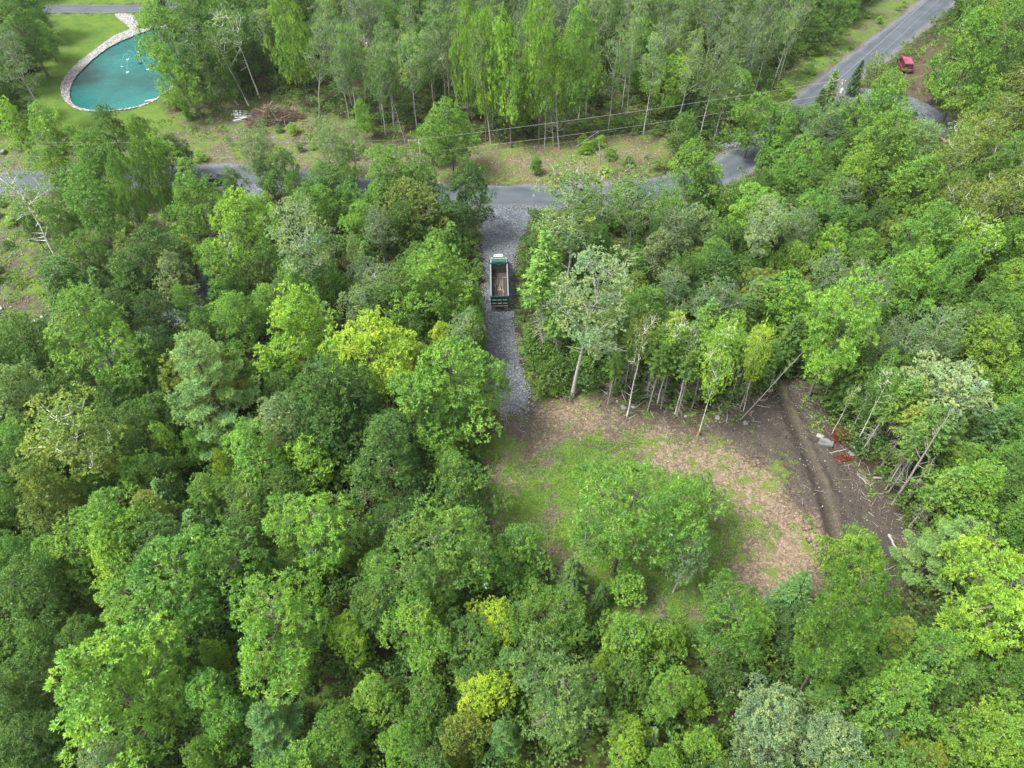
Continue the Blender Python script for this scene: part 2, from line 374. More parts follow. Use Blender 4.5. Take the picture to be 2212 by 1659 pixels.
    F = np.stack([idx[:-1, :-1], idx[:-1, 1:], idx[1:, 1:], idx[1:, :-1]], -1).reshape(-1, 4)
    m_, nt, bs, _ = mat('ground soil grass and straw')
    A = lambda nm: N(nt, 'ShaderNodeAttribute', attribute_name=nm)
    n1 = noise(nt, 1.1, 8, 0.62); n2 = noise(nt, 6.0, 6, 0.65); n3 = noise(nt, 0.35, 4, 0.6, dist=0.6); n4 = noise(nt, 2.6, 6, 0.7, dist=0.8)
    s = mixc(nt, ramp(nt, n2, [(0.3, 0.0), (0.7, 1.0)]), mixc(nt, 1.0, A('soil').outputs['Color'], (0.62, 0.6, 0.58), 'MULTIPLY'), mixc(nt, 1.0, A('soil').outputs['Color'], (1.4, 1.36, 1.3), 'MULTIPLY'))
    sf = mathn(nt, 'ADD', A('straw').outputs['Fac'], mathn(nt, 'MULTIPLY', mathn(nt, 'SUBTRACT', n4, 0.5), 2.2))
    strawc = mixc(nt, ramp(nt, n2, [(0.35, 0.0), (0.65, 1.0)]), (0.21, 0.16, 0.11), (0.4, 0.315, 0.215))
    c1 = mixc(nt, ramp(nt, sf, [(0.36, 0.0), (0.84, 1.0)]), s, strawc)
    vf = mathn(nt, 'ADD', A('veg').outputs['Fac'], mathn(nt, 'ADD', mathn(nt, 'MULTIPLY', mathn(nt, 'SUBTRACT', n1, 0.5), 1.5), mathn(nt, 'MULTIPLY', mathn(nt, 'SUBTRACT', n3, 0.5), 1.3)))
    gr = mixc(nt, ramp(nt, n3, [(0.35, 0.0), (0.65, 1.0)]), (0.07, 0.16, 0.022), (0.13, 0.195, 0.036))
    gr = mixc(nt, ramp(nt, n2, [(0.3, 0.0), (0.75, 1.0)]), mixc(nt, 1.0, gr, (0.7, 0.72, 0.7), 'MULTIPLY'), mixc(nt, 1.0, gr, (1.3, 1.25, 1.1), 'MULTIPLY'))
    c2 = mixc(nt, ramp(nt, vf, [(0.44, 0.0), (0.7, 1.0)]), c1, gr)
    nt.links.new(mixc(nt, 1.0, c2, (0.66, 0.66, 0.66), 'MULTIPLY'), bs.inputs['Base Color']); bs.inputs['Roughness'].default_value = 0.95; bs.inputs['Specular IOR Level'].default_value = 0.1
    bump(nt, bs, mathn(nt, 'ADD', n2, mathn(nt, 'MULTIPLY', n1, 2.0)), 0.8, 0.12)
    o = link('ground', np_mesh('ground', V, F, m_, smooth=True, cols={'soil': soil, 'veg': veg, 'straw': straw}))
    tag(o, kind='structure')
build_ground()

def strip(name, path, width, z, material, nx=7, edge=0.0, seed=0):
    rg = np.random.RandomState(seed); V = []; n = len(path)
    for i, p in enumerate(path):
        d = path[min(i + 1, n - 1)] - path[max(i - 1, 0)]; d = d / (np.linalg.norm(d) + 1e-9); nr = np.array([-d[1], d[0]])
        wl = width / 2 + rg.uniform(-edge, edge); wr = width / 2 + rg.uniform(-edge, edge)
        for k in range(nx):
            t = k / (nx - 1); off = -wl + (wl + wr) * t
            q = p + nr * off; V.append((q[0], q[1], z + 0.05 * (1 - (2 * t - 1) ** 2)))
    idx = np.arange(n * nx).reshape(n, nx)
    F = np.stack([idx[:-1, :-1], idx[1:, :-1], idx[1:, 1:], idx[:-1, 1:]], -1).reshape(-1, 4)
    F = F[:, ::-1]
    ac = np.tile(np.linspace(0, 1, nx), n)
    return tag(link(name, np_mesh(name, np.array(V), F, material, smooth=True, cols={'across': ac})), kind='structure')
def asphalt(name, a, b, patch):
    m, nt, bs, _ = mat(name)
    n1 = noise(nt, 0.25, 5, 0.6, dist=0.5); n2 = noise(nt, 12, 4, 0.7)
    c = mixc(nt, ramp(nt, n1, [(0.38, 0.0), (0.62, 1.0)]), a, b)
    c = mixc(nt, ramp(nt, n2, [(0.3, 0.0), (0.7, 1.0)]), c, mixc(nt, 1.0, c, patch, 'MULTIPLY'))
    tk = N(nt, 'ShaderNodeAttribute', attribute_name='across').outputs['Fac']; n5 = noise(nt, 0.9, 6, 0.7, dist=0.6)
    tw = ramp(nt, mathn(nt, 'ADD', tk, mathn(nt, 'MULTIPLY', mathn(nt, 'SUBTRACT', n5, 0.5), 0.16)), [(0.0, (1.9, 1.8, 1.65)), (0.06, (1.25, 1.24, 1.2)), (0.2, (.86, .86, .87)), (0.34, (1.1, 1.1, 1.1)), (0.5, (1.0, 1.0, 1.0)), (0.66, (1.1, 1.1, 1.1)), (0.8, (.86, .86, .87)), (0.94, (1.25, 1.24, 1.2)), (1.0, (1.9, 1.8, 1.65))])
    c = mixc(nt, 1.0, c, tw, 'MULTIPLY')
    nt.links.new(c, bs.inputs['Base Color']); bs.inputs['Roughness'].default_value = 0.85; bump(nt, bs, n2, 0.4, 0.02)
    return m
M['asphalt'] = asphalt('grey asphalt', (0.033, 0.04, 0.048), (0.046, 0.055, 0.064), (1.22, 1.22, 1.22))
M['dark_asphalt'] = asphalt('dark asphalt', (0.018, 0.02, 0.025), (0.026, 0.028, 0.034), (1.25, 1.25, 1.25))
def gravel(name, a, b, c_, scale=7.0):
    m, nt, bs, _ = mat(name)
    tc = N(nt, 'ShaderNodeTexCoord'); v = N(nt, 'ShaderNodeTexVoronoi', ins={'Scale': scale, 'Randomness': 1.0}); nt.links.new(tc.outputs['Object'], v.inputs['Vector'])
    sep = N(nt, 'ShaderNodeSeparateColor'); nt.links.new(v.outputs['Color'], sep.inputs[0])
    c = ramp(nt, sep.outputs[0], [(0.0, a), (0.55, b), (1.0, c_)])
    n1 = noise(nt, 0.5, 5, 0.6, dist=0.7)
    c = mixc(nt, ramp(nt, n1, [(0.35, 0.0), (0.65, 1.0)]), mixc(nt, 1.0, c, (0.66, 0.66, 0.68), 'MULTIPLY'), c)
    nt.links.new(c, bs.inputs['Base Color']); bs.inputs['Roughness'].default_value = 0.85; bump(nt, bs, v.outputs['Distance'], 1.0, 0.06)
    return m
M['gravel'] = gravel('crushed blue grey gravel', (0.035, 0.042, 0.05), (0.066, 0.078, 0.09), (0.16, 0.178, 0.19))
M['stone'] = simple('pale field stone', (0.24, 0.22, 0.2), 0.85, var=0.4, scale=2.0)
M['stone_grey'] = simple('grey stone', (0.14, 0.14, 0.14), 0.85, var=0.4, scale=2.0)
M['stone_blue'] = simple('blue grey crushed stone', (0.12, 0.14, 0.16), 0.85, var=0.5, scale=3.0)
strip('road', ROAD, 6.2, 0.035, M['asphalt'], nx=21, edge=0.22)
strip('side_driveway', SIDE, 3.6, 0.03, M['gravel'], edge=0.3, seed=2)
strip('east_driveway', EAST, 6.5, 0.024, M['gravel'], edge=0.4, seed=3)
strip('lawn_path', PATH_N, 4.9, 0.03, M['asphalt'], edge=0.1, seed=4)
strip('dark_driveway', DARK_N, 4.6, 0.03, M['dark_asphalt'], edge=0.1, seed=5)
def sheet(name, poly, z, material, step, rim=0.0, seed=0, wz=0.0):
    """an irregular patch of ground as one fine grid clipped to its outline"""
    P = np.array(poly); x0, y0 = P.min(0) - 1; x1, y1 = P.max(0) + 1
    X, Y = np.meshgrid(np.arange(x0, x1, step), np.arange(y0, y1, step)); sh = X.shape
    s = sdf(X.ravel(), Y.ravel(), poly) + rim * wob(X.ravel(), Y.ravel(), 2.2, seed)
    idx = np.arange(X.size).reshape(sh); q = np.stack([idx[:-1, :-1], idx[:-1, 1:], idx[1:, 1:], idx[1:, :-1]], -1).reshape(-1, 4)
    q = q[(s[q].min(1) > 0)]
    used = np.unique(q); remap = np.full(X.size, -1); remap[used] = np.arange(len(used))
    zz = z + wz * wob(X.ravel(), Y.ravel(), 1.2, seed + 1)
    V = np.stack([X.ravel(), Y.ravel(), zz], 1)[used]
    return tag(link(name, np_mesh(name, V, remap[q], material, smooth=True)), kind='structure')
sheet('gravel_driveway', DRIVE, 0.045, M['gravel'], 0.18, 0.42, 5, 0.012)
def water_mat():
    m, nt, bs, _ = mat('turquoise pond water')
    n3 = noise(nt, 0.09, 3, 0.5); n1 = noise(nt, 2.2, 5, 0.6, dist=0.4); n2 = noise(nt, 0.7, 3, 0.5)
    nt.links.new(mixc(nt, ramp(nt, n3, [(0.4, 0.0), (0.62, 1.0)]), (0.002, 0.052, 0.044), (0.004, 0.095, 0.083)), bs.inputs['Base Color'])
    bs.inputs['Roughness'].default_value = 0.12; bs.inputs['IOR'].default_value = 1.33; bs.inputs['Specular IOR Level'].default_value = 0.35
    bump(nt, bs, mathn(nt, 'ADD', n1, n2), 0.9, 0.16); return m
M['water'] = water_mat()
P_ = np.array(POND); cen = P_.mean(0)
mbw = MB(); mbw.poly([(x, y, -0.12) for x, y in (cen + (P_ - cen) * 1.03)])
tag(mbw.build('pond_water', M['water']), kind='structure')

# ------------------------------------------------------------------ foliage generators
def unit(a): return a / (np.linalg.norm(a, axis=-1, keepdims=True) + 1e-9)
def leaves(rg, C, O, k, L, Wd, tone, spread=0.9, up=0.7, tilt=0.5, droop=0.0, glint=0.0):
    """k pointed leaves round each tuft centre C, tuft facing O"""
    C = np.repeat(C, k, 0); O = np.repeat(O, k, 0); tn = np.repeat(tone, k); n = len(C)
    d = unit(O * 0.45 + rg.normal(size=(n, 3)) * spread * 0.6 + np.array([0, 0, -droop]))
    nt_ = unit(O * 0.6 + np.array([0, 0, up]) + rg.normal(size=(n, 3)) * tilt * 0.6)
    s = unit(np.cross(d, nt_)); ln = L * rg.uniform(0.65, 1.25, (n, 1)); wd = Wd * rg.uniform(0.7, 1.25, (n, 1))
    a = C + d * ln * 0.08; m = C + d * ln * 0.55
    V = np.stack([a, m + s * wd * 0.5, C + d * ln, m - s * wd * 0.5], 1).reshape(-1, 3)
    F = np.arange(n * 4).reshape(n, 4)
    tn = np.clip(tn + rg.uniform(-0.22, 0.22, n), 0, 1); tn[rg.uniform(size=n) < glint] = 2.0
    return V, F, tn
def tube_np(pts, rad, n=5):
    P = np.asarray(pts, float); m = len(P); V = []
    T = np.gradient(P, axis=0); T = unit(T)
    ref = np.array([0.31, 0.83, 0.47])
    a = unit(np.cross(T, ref)); b = np.cross(T, a)
    th = np.arange(n) * 2 * np.pi / n
    V = (P[:, None] + (a[:, None] * np.cos(th)[None, :, None] + b[:, None] * np.sin(th)[None, :, None]) * np.asarray(rad)[:, None, None]).reshape(-1, 3)
    F = []
    for i in range(m - 1):
        for k in range(n):
            F.append((i * n + k, i * n + (k + 1) % n, (i + 1) * n + (k + 1) % n, (i + 1) * n + k))
    return V, np.array(F)
class Wood:
    def __init__(s): s.V = []; s.F = []; s.n = 0
    def add(s, pts, rad, n=5):
        v, f = tube_np(pts, rad, n); s.V.append(v); s.F.append(f + s.n); s.n += len(v)
    def mesh(s, name, m): return np_mesh(name, np.concatenate(s.V), np.concatenate(s.F), m, smooth=True)
def bez(a, b, c, n=5):
    t = np.linspace(0, 1, n)[:, None]; a, b, c = map(np.asarray, (a, b, c))
    return (1 - t) ** 2 * a + 2 * t * (1 - t) * b + t * t * c
def trunk_path(rg, H, bend=0.3, n=8):
    z = np.linspace(0, H, n); w = np.cumsum(rg.normal(size=(n, 2)) * bend * H / 60, 0); w -= w[0]
    return np.column_stack([w, z])
def at_z(path, z):
    return np.array([np.interp(z, path[:, 2], path[:, 0]), np.interp(z, path[:, 2], path[:, 1]), z])

PROF = {
    'dome': ([0, .1, .28, .5, .7, .86, .95, 1], [.5, .85, 1, .92, .7, .42, .22, .08]),
    'round': ([0, .12, .3, .5, .7, .88, 1], [.35, .75, 1, .98, .8, .5, .16]),
    'tall': ([0, .15, .35, .6, .8, .93, 1], [.3, .7, 1, .9, .65, .38, .12]),
    'umbrella': ([0, .2, .45, .7, .88, 1], [.3, .62, .95, 1, .72, .3]),
    'flame': ([0, .15, .35, .6, .85, 1], [.45, .9, 1, .72, .35, .06]),
}
def decid(seed, H, R, cb, prof='round', nclump=70, cr=1.15, ntuft=20, nleaf=8, L=0.34, Wd=0.17, nlimb=10, tr=0.22, lob=0.28, shell=0.45, wood='bark', bare=0, up=0.7, spread=0.9, flat=0.75, droop=0.0, stems=1, dead=0):
    rg = np.random.RandomState(seed); Hc = H * 0.9
    tp = trunk_path(rg, Hc, 0.35); w = Wood()
    w.add(tp, tr * (1 - 0.86 * np.linspace(0, 1, len(tp)) ** 0.9) * np.concatenate([[1.25], np.ones(len(tp) - 1)]), 7)
    ph = rg.uniform(0, 6.28, 6); pt, pr = PROF[prof]
    C = []; tries = 0; dmin = cr * 0.98
    while len(C) < nclump and tries < 9000:
        tries += 1
        t = rg.uniform(0.02, 0.97); th = rg.uniform(0, 6.28)
        lo = 1 + lob * (0.6 * math.cos(2 * th + ph[0] + 1.5 * t) + 0.5 * math.cos(3 * th + ph[1] - 3 * t) + 0.4 * math.cos(5 * th + ph[2] + 5 * t))
        rr = max(R - cr * 0.55, 0.3) * np.interp(t, pt, pr) * lo
        q = rr * (shell + (1 - shell) * rg.uniform() ** 0.5) if rg.uniform() < 0.85 else rr * rg.uniform()
        ax = at_z(tp, min(cb * H + t * (H - cb * H), Hc))
        c = np.array([ax[0] + q * math.cos(th), ax[1] + q * math.sin(th), cb * H + t * (H - cb * H) - cr * 0.35])
        if all(np.sum(((c - e) * (1, 1, 1.25)) ** 2) > dmin ** 2 for e in C): C.append(c)
        elif tries % 900 == 0: dmin *= 0.9
    C = np.array(C); hi = C[:, 2] > cb * H + .45 * (H - cb * H); C[hi, 2] += (rg.uniform(size=hi.sum()) < .22) * rg.uniform(.3, 1.1, hi.sum())
    # limbs: choose well spread clumps as limb ends, others hang on the nearest limb
    order = [int(np.argmax(C[:, 2]))]
    while len(order) < min(nlimb, len(C)):
        dd = np.min([np.linalg.norm((C - C[i]) * (1, 1, 0.7), axis=1) for i in order], 0); order.append(int(np.argmax(dd)))
    limbs = []
    for i in order:
        c = C[i]; hd = math.hypot(c[0] - tp[0, 0], c[1] - tp[0, 1]); za = min(max(cb * H * 0.82, c[2] - hd * rg.uniform(0.75, 1.15)), Hc * 0.94)
        a = at_z(tp, za); mid = a * 0.5 + c * 0.5 + np.array([0, 0, -0.12 * hd]) + rg.normal(size=3) * 0.25
        pth = bez(a, mid, c, 7); r0 = tr * 0.42 * (1 - 0.55 * za / H)
        w.add(pth, np.linspace(r0, 0.03, 7), 5); limbs.append(pth)
    LP = np.concatenate(limbs + [tp[tp[:, 2] > cb * H * 0.8]])
    for i, c in enumerate(C):
        if i in order: continue
        below = LP[LP[:, 2] < c[2] + 0.1] if np.any(LP[:, 2] < c[2] + 0.1) else LP
        a = below[np.argmin(np.linalg.norm(below - c, axis=1))]
        mid = (a + c) / 2 + np.array([0, 0, -0.1]) + rg.normal(size=3) * 0.2
        w.add(bez(a, mid, c, 4), np.linspace(0.05, 0.018, 4) * (.5 + 2.4 * tr), 4)
    for k in range(bare):       # bare twigs that stand out of the leaves
        c = C[rg.randint(len(C))]; d = unit(c - at_z(tp, cb * H) + rg.normal(size=3) * 0.8)
        for q in range(3):
            dd = unit(d + rg.normal(size=3) * 0.45 + (0, 0, 0.3)); w.add([c, c + dd * cr * 0.9, c + unit(dd + rg.normal(size=3) * 0.3) * cr * 1.7], [0.035, 0.024, 0.01], 3)
    for k in range(dead):       # dead pale stubs on the lower trunk
        z = rg.uniform(0.15, cb) * H; a = at_z(tp, z); th = rg.uniform(0, 6.28); d = np.array([math.cos(th), math.sin(th), rg.uniform(-0.1, 0.5)])
        w.add([a, a + d * rg.uniform(0.6, 1.8)], [0.035, 0.012], 3)
    # tufts over each clump's dome
    n = len(C); D = rg.normal(size=(n, ntuft, 3)); D[..., 2] = np.abs(D[..., 2]) * 1.15 - 0.35; D = unit(D)
    axis = np.stack([at_z(tp, min(c[2], Hc)) for c in C]); outw = unit((C - axis) * (1, 1, 0.3) + (0, 0, 0.25))
    D = unit(D + outw[:, None] * 0.35)
    sc = rg.uniform(0.5, 1.4, (n, 1, 1)); rad = cr * sc * rg.uniform(0.72, 1.08, (n, ntuft, 1))
    P = C[:, None] + D * rad * np.array([1, 1, flat])
    ct = rg.uniform(0.12, 0.72, n); tt = np.clip(ct[:, None] + rg.uniform(-0.12, 0.16, (n, ntuft)), 0, 1)
    hgt = (P[..., 2] - cb * H) / (H - cb * H)
    tt = np.clip(tt, 0, 1)
    V, F, T = leaves(rg, P.reshape(-1, 3), D.reshape(-1, 3), nleaf, L, Wd, tt.ravel(), up=up, spread=spread, droop=droop, glint=0.012)
    # sparse inner leaves
    return w, M[wood], (V, F, T)
def conifer(seed, H, R, cb, nwh=26, nbr=8, L=0.34, Wd=0.1, tr=0.16, droop=0.25, pw=0.85, bareb=0.0, wood='dark_bark', dens=1.0, ragged=0.2):
    rg = np.random.RandomState(seed); tp = trunk_path(rg, H, 0.12); w = Wood()
    w.add(tp, tr * (1 - 0.93 * np.linspace(0, 1, len(tp))) + 0.01, 7)
    Cs = []; Ds = []; Ts = []
    for i in range(nwh):
        t = (i + rg.uniform(-.3, .3)) / nwh; t = min(max(t, 0), 0.985); z = (cb + (1 - cb) * t) * H
        ln0 = R * (1 - t) ** pw + 0.12
        if t < 0.12: ln0 *= 0.55 + 3.5 * t
        for k in range(nbr):
            th = 6.283 * (k + 0.5 * (i % 2)) / nbr + rg.uniform(-.28, .28); ln = ln0 * rg.uniform(1 - ragged * 1.6, 1 + ragged)
            a = at_z(tp, z + rg.uniform(-.15, .15)); h = np.array([math.cos(th), math.sin(th), 0]); s = np.array([-h[1], h[0], 0])
            e = a + h * ln + np.array([0, 0, -droop * ln + 0.12 * ln]); mid = a + h * ln * 0.5 + np.array([0, 0, -droop * ln * 0.75])
            pth = bez(a, mid, e, 5); w.add(pth[:4], [0.03, 0.025, 0.018, 0.01], 3)
            ns = max(3, int(ln / 0.2 * dens)); bt = rg.uniform(0.15, 0.6)
            for j in range(ns):
                q = (j + 0.6) / ns; c = pth[0] * (1 - q) ** 2 + 2 * q * (1 - q) * mid + q * q * e
                if q < 0.18 and ln > 1: continue
                wdt = 0.62 * (1 - q) + 0.25
                for sd in (-1, 1):
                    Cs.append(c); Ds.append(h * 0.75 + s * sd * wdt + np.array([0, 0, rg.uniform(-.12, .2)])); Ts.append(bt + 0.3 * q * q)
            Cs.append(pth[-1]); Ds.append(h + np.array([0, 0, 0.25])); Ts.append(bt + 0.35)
    for q in range(8): Cs.append(at_z(tp, H * (1 - 0.01 * q))); Ds.append(np.array([rg.normal() * .4, rg.normal() * .4, 1])); Ts.append(0.6)
    for k in range(int(bareb)):      # dead twigs below the green crown
        z = rg.uniform(0.08, cb + 0.08) * H; a = at_z(tp, z); th = rg.uniform(0, 6.28); ln = rg.uniform(0.5, 1.5)
        d = np.array([math.cos(th), math.sin(th), rg.uniform(-.25, .1)]); e = a + d * ln + (0, 0, -0.15 * ln * ln)
        w.add([a, a + d * ln * 0.5, e], [0.022, 0.016, 0.008], 3)
        if ln > 0.9: w.add([a + d * ln * 0.5, a + d * ln * 0.5 + unit(d + rg.normal(size=3) * .6) * .5], [0.012, 0.006], 3)
    C = np.array(Cs); D = unit(np.array(Ds)); T = np.clip(np.array(Ts), 0, 1); n = len(C)
    V = []; F = []; TT = []
    for rep in range(3):
        d = unit(D + rg.normal(size=(n, 3)) * 0.34); nrm = unit(np.array([0, 0, 1.0]) + rg.normal(size=(n, 3)) * 0.35)
        s = unit(np.cross(d, nrm)); ln = L * rg.uniform(.7, 1.25, (n, 1)) * (1 + 0.25 * rep); wd = Wd * rg.uniform(.8, 1.3, (n, 1))
        c = C + rg.normal(size=(n, 3)) * 0.05
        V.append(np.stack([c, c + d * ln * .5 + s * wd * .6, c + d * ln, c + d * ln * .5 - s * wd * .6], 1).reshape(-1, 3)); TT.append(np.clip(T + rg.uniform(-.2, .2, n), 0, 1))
    V = np.concatenate(V); F = np.arange(len(V)).reshape(-1, 4)
    return w, M[wood], (V, F, np.concatenate(TT))
def pine(seed, H, R, cb, nbr=46, tr=0.24, L=0.36, Wd=0.055, nleaf=14, pw=0.7):
    """white pine: irregular flat plumes on long nearly level boughs"""
    rg = np.random.RandomState(seed); tp = trunk_path(rg, H, 0.2); w = Wood()
    w.add(tp, tr * (1 - 0.93 * np.linspace(0, 1, len(tp))) + 0.01, 7)
    C = []; O = []; T = []
    for i in range(nbr):
        t = (i / nbr) ** 0.9; z = (cb + (1 - cb) * t) * H; th = i * 2.4 + rg.uniform(-.4, .4)
        ln = (R * (1 - t) ** pw + 0.5) * rg.uniform(0.65, 1.12); a = at_z(tp, z); h = np.array([math.cos(th), math.sin(th), 0]); s = np.array([-h[1], h[0], 0])
        e = a + h * ln + np.array([0, 0, 0.22 * ln]); mid = a + h * ln * .55 + np.array([0, 0, -0.04 * ln]); pth = bez(a, mid, e, 6)
        w.add(pth, np.linspace(0.05, 0.015, 6), 4); bt = rg.uniform(.2, .6)
        ns = max(4, int(ln / 0.3))
        for j in range(ns):
            q = 0.3 + 0.7 * (j + .5) / ns; c = (1 - q) ** 2 * a + 2 * q * (1 - q) * mid + q * q * e
            wd = 0.30 * ln * (1.08 - q) * rg.uniform(.6, 1.2) + 0.2
            for sd in (-1, -.45, 0, .45, 1):
                p = c + s * sd * wd + h * abs(sd) * wd * .5 + np.array([0, 0, 0.12 * abs(sd)]) + rg.normal(size=3) * .09
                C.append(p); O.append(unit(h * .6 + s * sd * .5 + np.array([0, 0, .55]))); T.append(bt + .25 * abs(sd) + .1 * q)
    C.append(at_z(tp, H)); O.append(np.array([0, 0, 1.])); T.append(.6)
    V, F, TT = leaves(rg, np.array(C), np.array(O), nleaf, L, Wd, np.clip(np.array(T), 0, 1), spread=.95, up=.5)
    return w, M['dark_bark'], (V, F, TT)
def deadtree(seed, H, tr=0.16, nb=26, ln=1.8, top=1.0, wood='dead_wood', low=0.25, upw=0.2):
    rg = np.random.RandomState(seed); tp = trunk_path(rg, H, 0.25); w = Wood()
    w.add(tp, tr * (1 - 0.8 * np.linspace(0, 1, len(tp))) + 0.01, 7)
    for k in range(nb):
        t = rg.uniform(low, 1); a = at_z(tp, t * H); th = rg.uniform(0, 6.28); l = ln * (1.25 - t) * rg.uniform(.5, 1.2)
        d = unit(np.array([math.cos(th), math.sin(th), upw + rg.uniform(-.2, .5)])); m = a + d * l * .5; e = a + d * l + (0, 0, .1 * l)
        w.add([a, m, e], [0.05 * (1.2 - t) + .012, 0.025, 0.009], 4)
        for q in range(3): w.add([m if q else (m + e) / 2, (m if q else (m + e) / 2) + unit(d + rg.normal(size=3) * .7) * l * .4], [0.018, 0.006], 3)
    return w, M[wood], None

PROTO = {}
def proto(key, res, H, R, fc, lm='leaf'):
    w, wm, lf = res
    PROTO.setdefault(key, []).append(dict(trunk=w.mesh(key + ' trunk', wm), crown=np_mesh(key + ' crown', *lf[:2], M[lm], tone=lf[2]) if lf is not None else None, H=H, R=R, fc=fc))
# fc: height of the crown's middle as a share of H
for i in range(3): proto('M', decid(10 + i, 15, 4.6, .26, 'round', nclump=92, cr=1.1, ntuft=22, nleaf=11, L=.34, Wd=.125, tr=.24, lob=.55, flat=.9), 15, 4.6, .66)
for i in range(4): proto('M', decid(20 + i, 15, 4.6, .26, 'dome', nclump=96, cr=1.0, ntuft=22, nleaf=11, L=.33, Wd=.12, tr=.22, lob=.68, bare=5, flat=1.15), 15, 4.6, .62)
for i in range(3): proto('M', decid(26 + i, 15, 4.6, .24, 'flame', nclump=90, cr=1.0, ntuft=22, nleaf=11, L=.3, Wd=.12, tr=.22, lob=.6, flat=1.3), 15, 4.6, .55)
for i in range(3): proto('H', decid(30 + i, 16, 5.2, .3, 'umbrella', nclump=92, cr=1.1, ntuft=20, nleaf=12, L=.4, Wd=.1, tr=.24, lob=.55, bare=10, up=.5, flat=1.0), 16, 5.2, .68)
for i in range(4): proto('A', decid(40 + i, 20, 3.7, .45, 'tall', nclump=74, cr=1.0, ntuft=20, nleaf=9, L=.23, Wd=.14, tr=.2, lob=.55, wood='aspen_bark', bare=14, nlimb=14, dead=6), 20, 3.7, .74)
for i in range(3): proto('B', decid(50 + i, 15, 3.3, .4, 'umbrella', nclump=64, cr=1.0, ntuft=20, nleaf=8, L=.25, Wd=.14, tr=.08, lob=.45, wood='birch_bark', bare=1, droop=.2, nlimb=8), 15, 3.3, .74)
for i in range(2): proto('W', decid(130 + i, 15, 2.6, .6, 'umbrella', nclump=26, cr=.85, ntuft=14, nleaf=8, L=.24, Wd=.12, tr=.13, lob=.5, wood='birch_bark', bare=8, dead=5, nlimb=6), 15, 2.6, .8)
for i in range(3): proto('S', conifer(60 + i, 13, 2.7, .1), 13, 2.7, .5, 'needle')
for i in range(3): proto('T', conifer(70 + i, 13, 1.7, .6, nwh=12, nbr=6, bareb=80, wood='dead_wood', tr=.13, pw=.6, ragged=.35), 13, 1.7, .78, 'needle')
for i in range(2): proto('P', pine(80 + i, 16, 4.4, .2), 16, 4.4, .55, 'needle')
for i in range(3): proto('D', deadtree(90 + i, 11), 11, 1.6, .6)
for i in range(3): proto('U', decid(100 + i, 5, 2.0, .08, 'flame', nclump=30, cr=.62, ntuft=16, nleaf=8, L=.26, Wd=.14, tr=.06, lob=.3, nlimb=6), 5, 2.0, .5)
for i in range(2): proto('C', decid(110 + i, 9, 2.4, .12, 'round', nclump=48, cr=.8, ntuft=20, nleaf=8, L=.3, Wd=.17, tr=.09, lob=.3, nlimb=8), 9, 2.4, .55)
for i in range(4): proto('E', decid(120 + i, 17, 2.9, .42 + .08 * (i % 3), ('dome', 'flame', 'umbrella', 'round')[i], nclump=44, cr=.85, ntuft=18, nleaf=8, L=.24, Wd=.14, tr=.17, lob=.5, wood='aspen_bark', bare=7, dead=10), 17, 2.9, .73)

PROTO['F'] = PROTO['M']  # kind F: added fill maples split off from M, on the same maple meshes

# ------------------------------------------------------------------ every tree that the photograph shows, measured one by one
TONE = {   # colour of the leaves
    'mid': (.068, .172, .032), 'green': (.08, .215, .036), 'bright': (.105, .262, .04), 'deep': (.046, .122, .028), 'dark': (.034, .086, .024),
    'yellow': (.2, .36, .035), 'lime': (.14, .31, .038), 'pale': (.135, .235, .09), 'grey': (.105, .18, .085), 'silver': (.19, .28, .135),
    'olive': (.105, .175, .034), 'blue': (.055, .135, .06), 'pine': (.09, .21, .064), 'gold': (.2, .27, .04), 'rust': (.14, .16, .05), 'frost': (.14, .23, .15)}
TONE = {k: (v[0] * 1.3, v[1] * 1.03, v[2] * 1.0) for k, v in TONE.items()}
TONE.update(silver=(.185, .265, .13), pale=(.15, .24, .085), grey=(.115, .185, .08), frost=(.12, .22, .11), blue=(.07, .16, .048), olive=(.14, .2, .034), gold=(.24, .3, .034), deep=(.066, .14, .028), dark=(.048, .1, .024))
TWORD = {'mid': 'mid green', 'green': 'fresh green', 'bright': 'bright green', 'deep': 'deep green', 'dark': 'dark green', 'yellow': 'bright yellow', 'lime': 'yellow green',
         'pale': 'pale green', 'grey': 'grey green', 'silver': 'silvery green', 'olive': 'olive green', 'blue': 'bluish green', 'pine': 'soft green', 'gold': 'golden yellow', 'rust': 'browning', 'frost': 'frosty blue'}
KIND = {'W': ('birch_tree', 'white-stemmed birch', 'birch tree'), 'F': ('fill_maple_tree', 'fill maple', 'beech tree'), 'M': ('maple_tree', 'maple', 'maple tree'), 'H': ('ash_tree', 'ash tree', 'ash tree'), 'A': ('aspen_tree', 'aspen', 'aspen tree'), 'B': ('birch_tree', 'birch', 'birch tree'), 'S': ('spruce_tree', 'spruce', 'spruce tree'),
        'T': ('fir_tree', 'thin fir', 'fir tree'), 'P': ('pine_tree', 'pine', 'pine tree'), 'D': ('dead_tree', 'dead tree', 'dead tree'), 'U': ('shrub', 'shrub', 'shrub'), 'C': ('young_tree', 'young leafy tree', 'young tree'), 'E': ('poplar_tree', 'slender poplar', 'poplar tree')}
GROUP = {'W': 'white birches of the edge', 'F': 'fill maples of the woods', 'M': 'maples of the woods', 'H': 'ash trees of the woods', 'A': 'aspens of the woods', 'B': 'birches of the woods', 'S': 'spruces of the woods', 'T': 'thin firs of the woods', 'P': 'pines of the woods', 'D': 'standing dead trees', 'U': 'shrubs', 'C': 'young trees', 'E': 'slender poplars of the woods'}
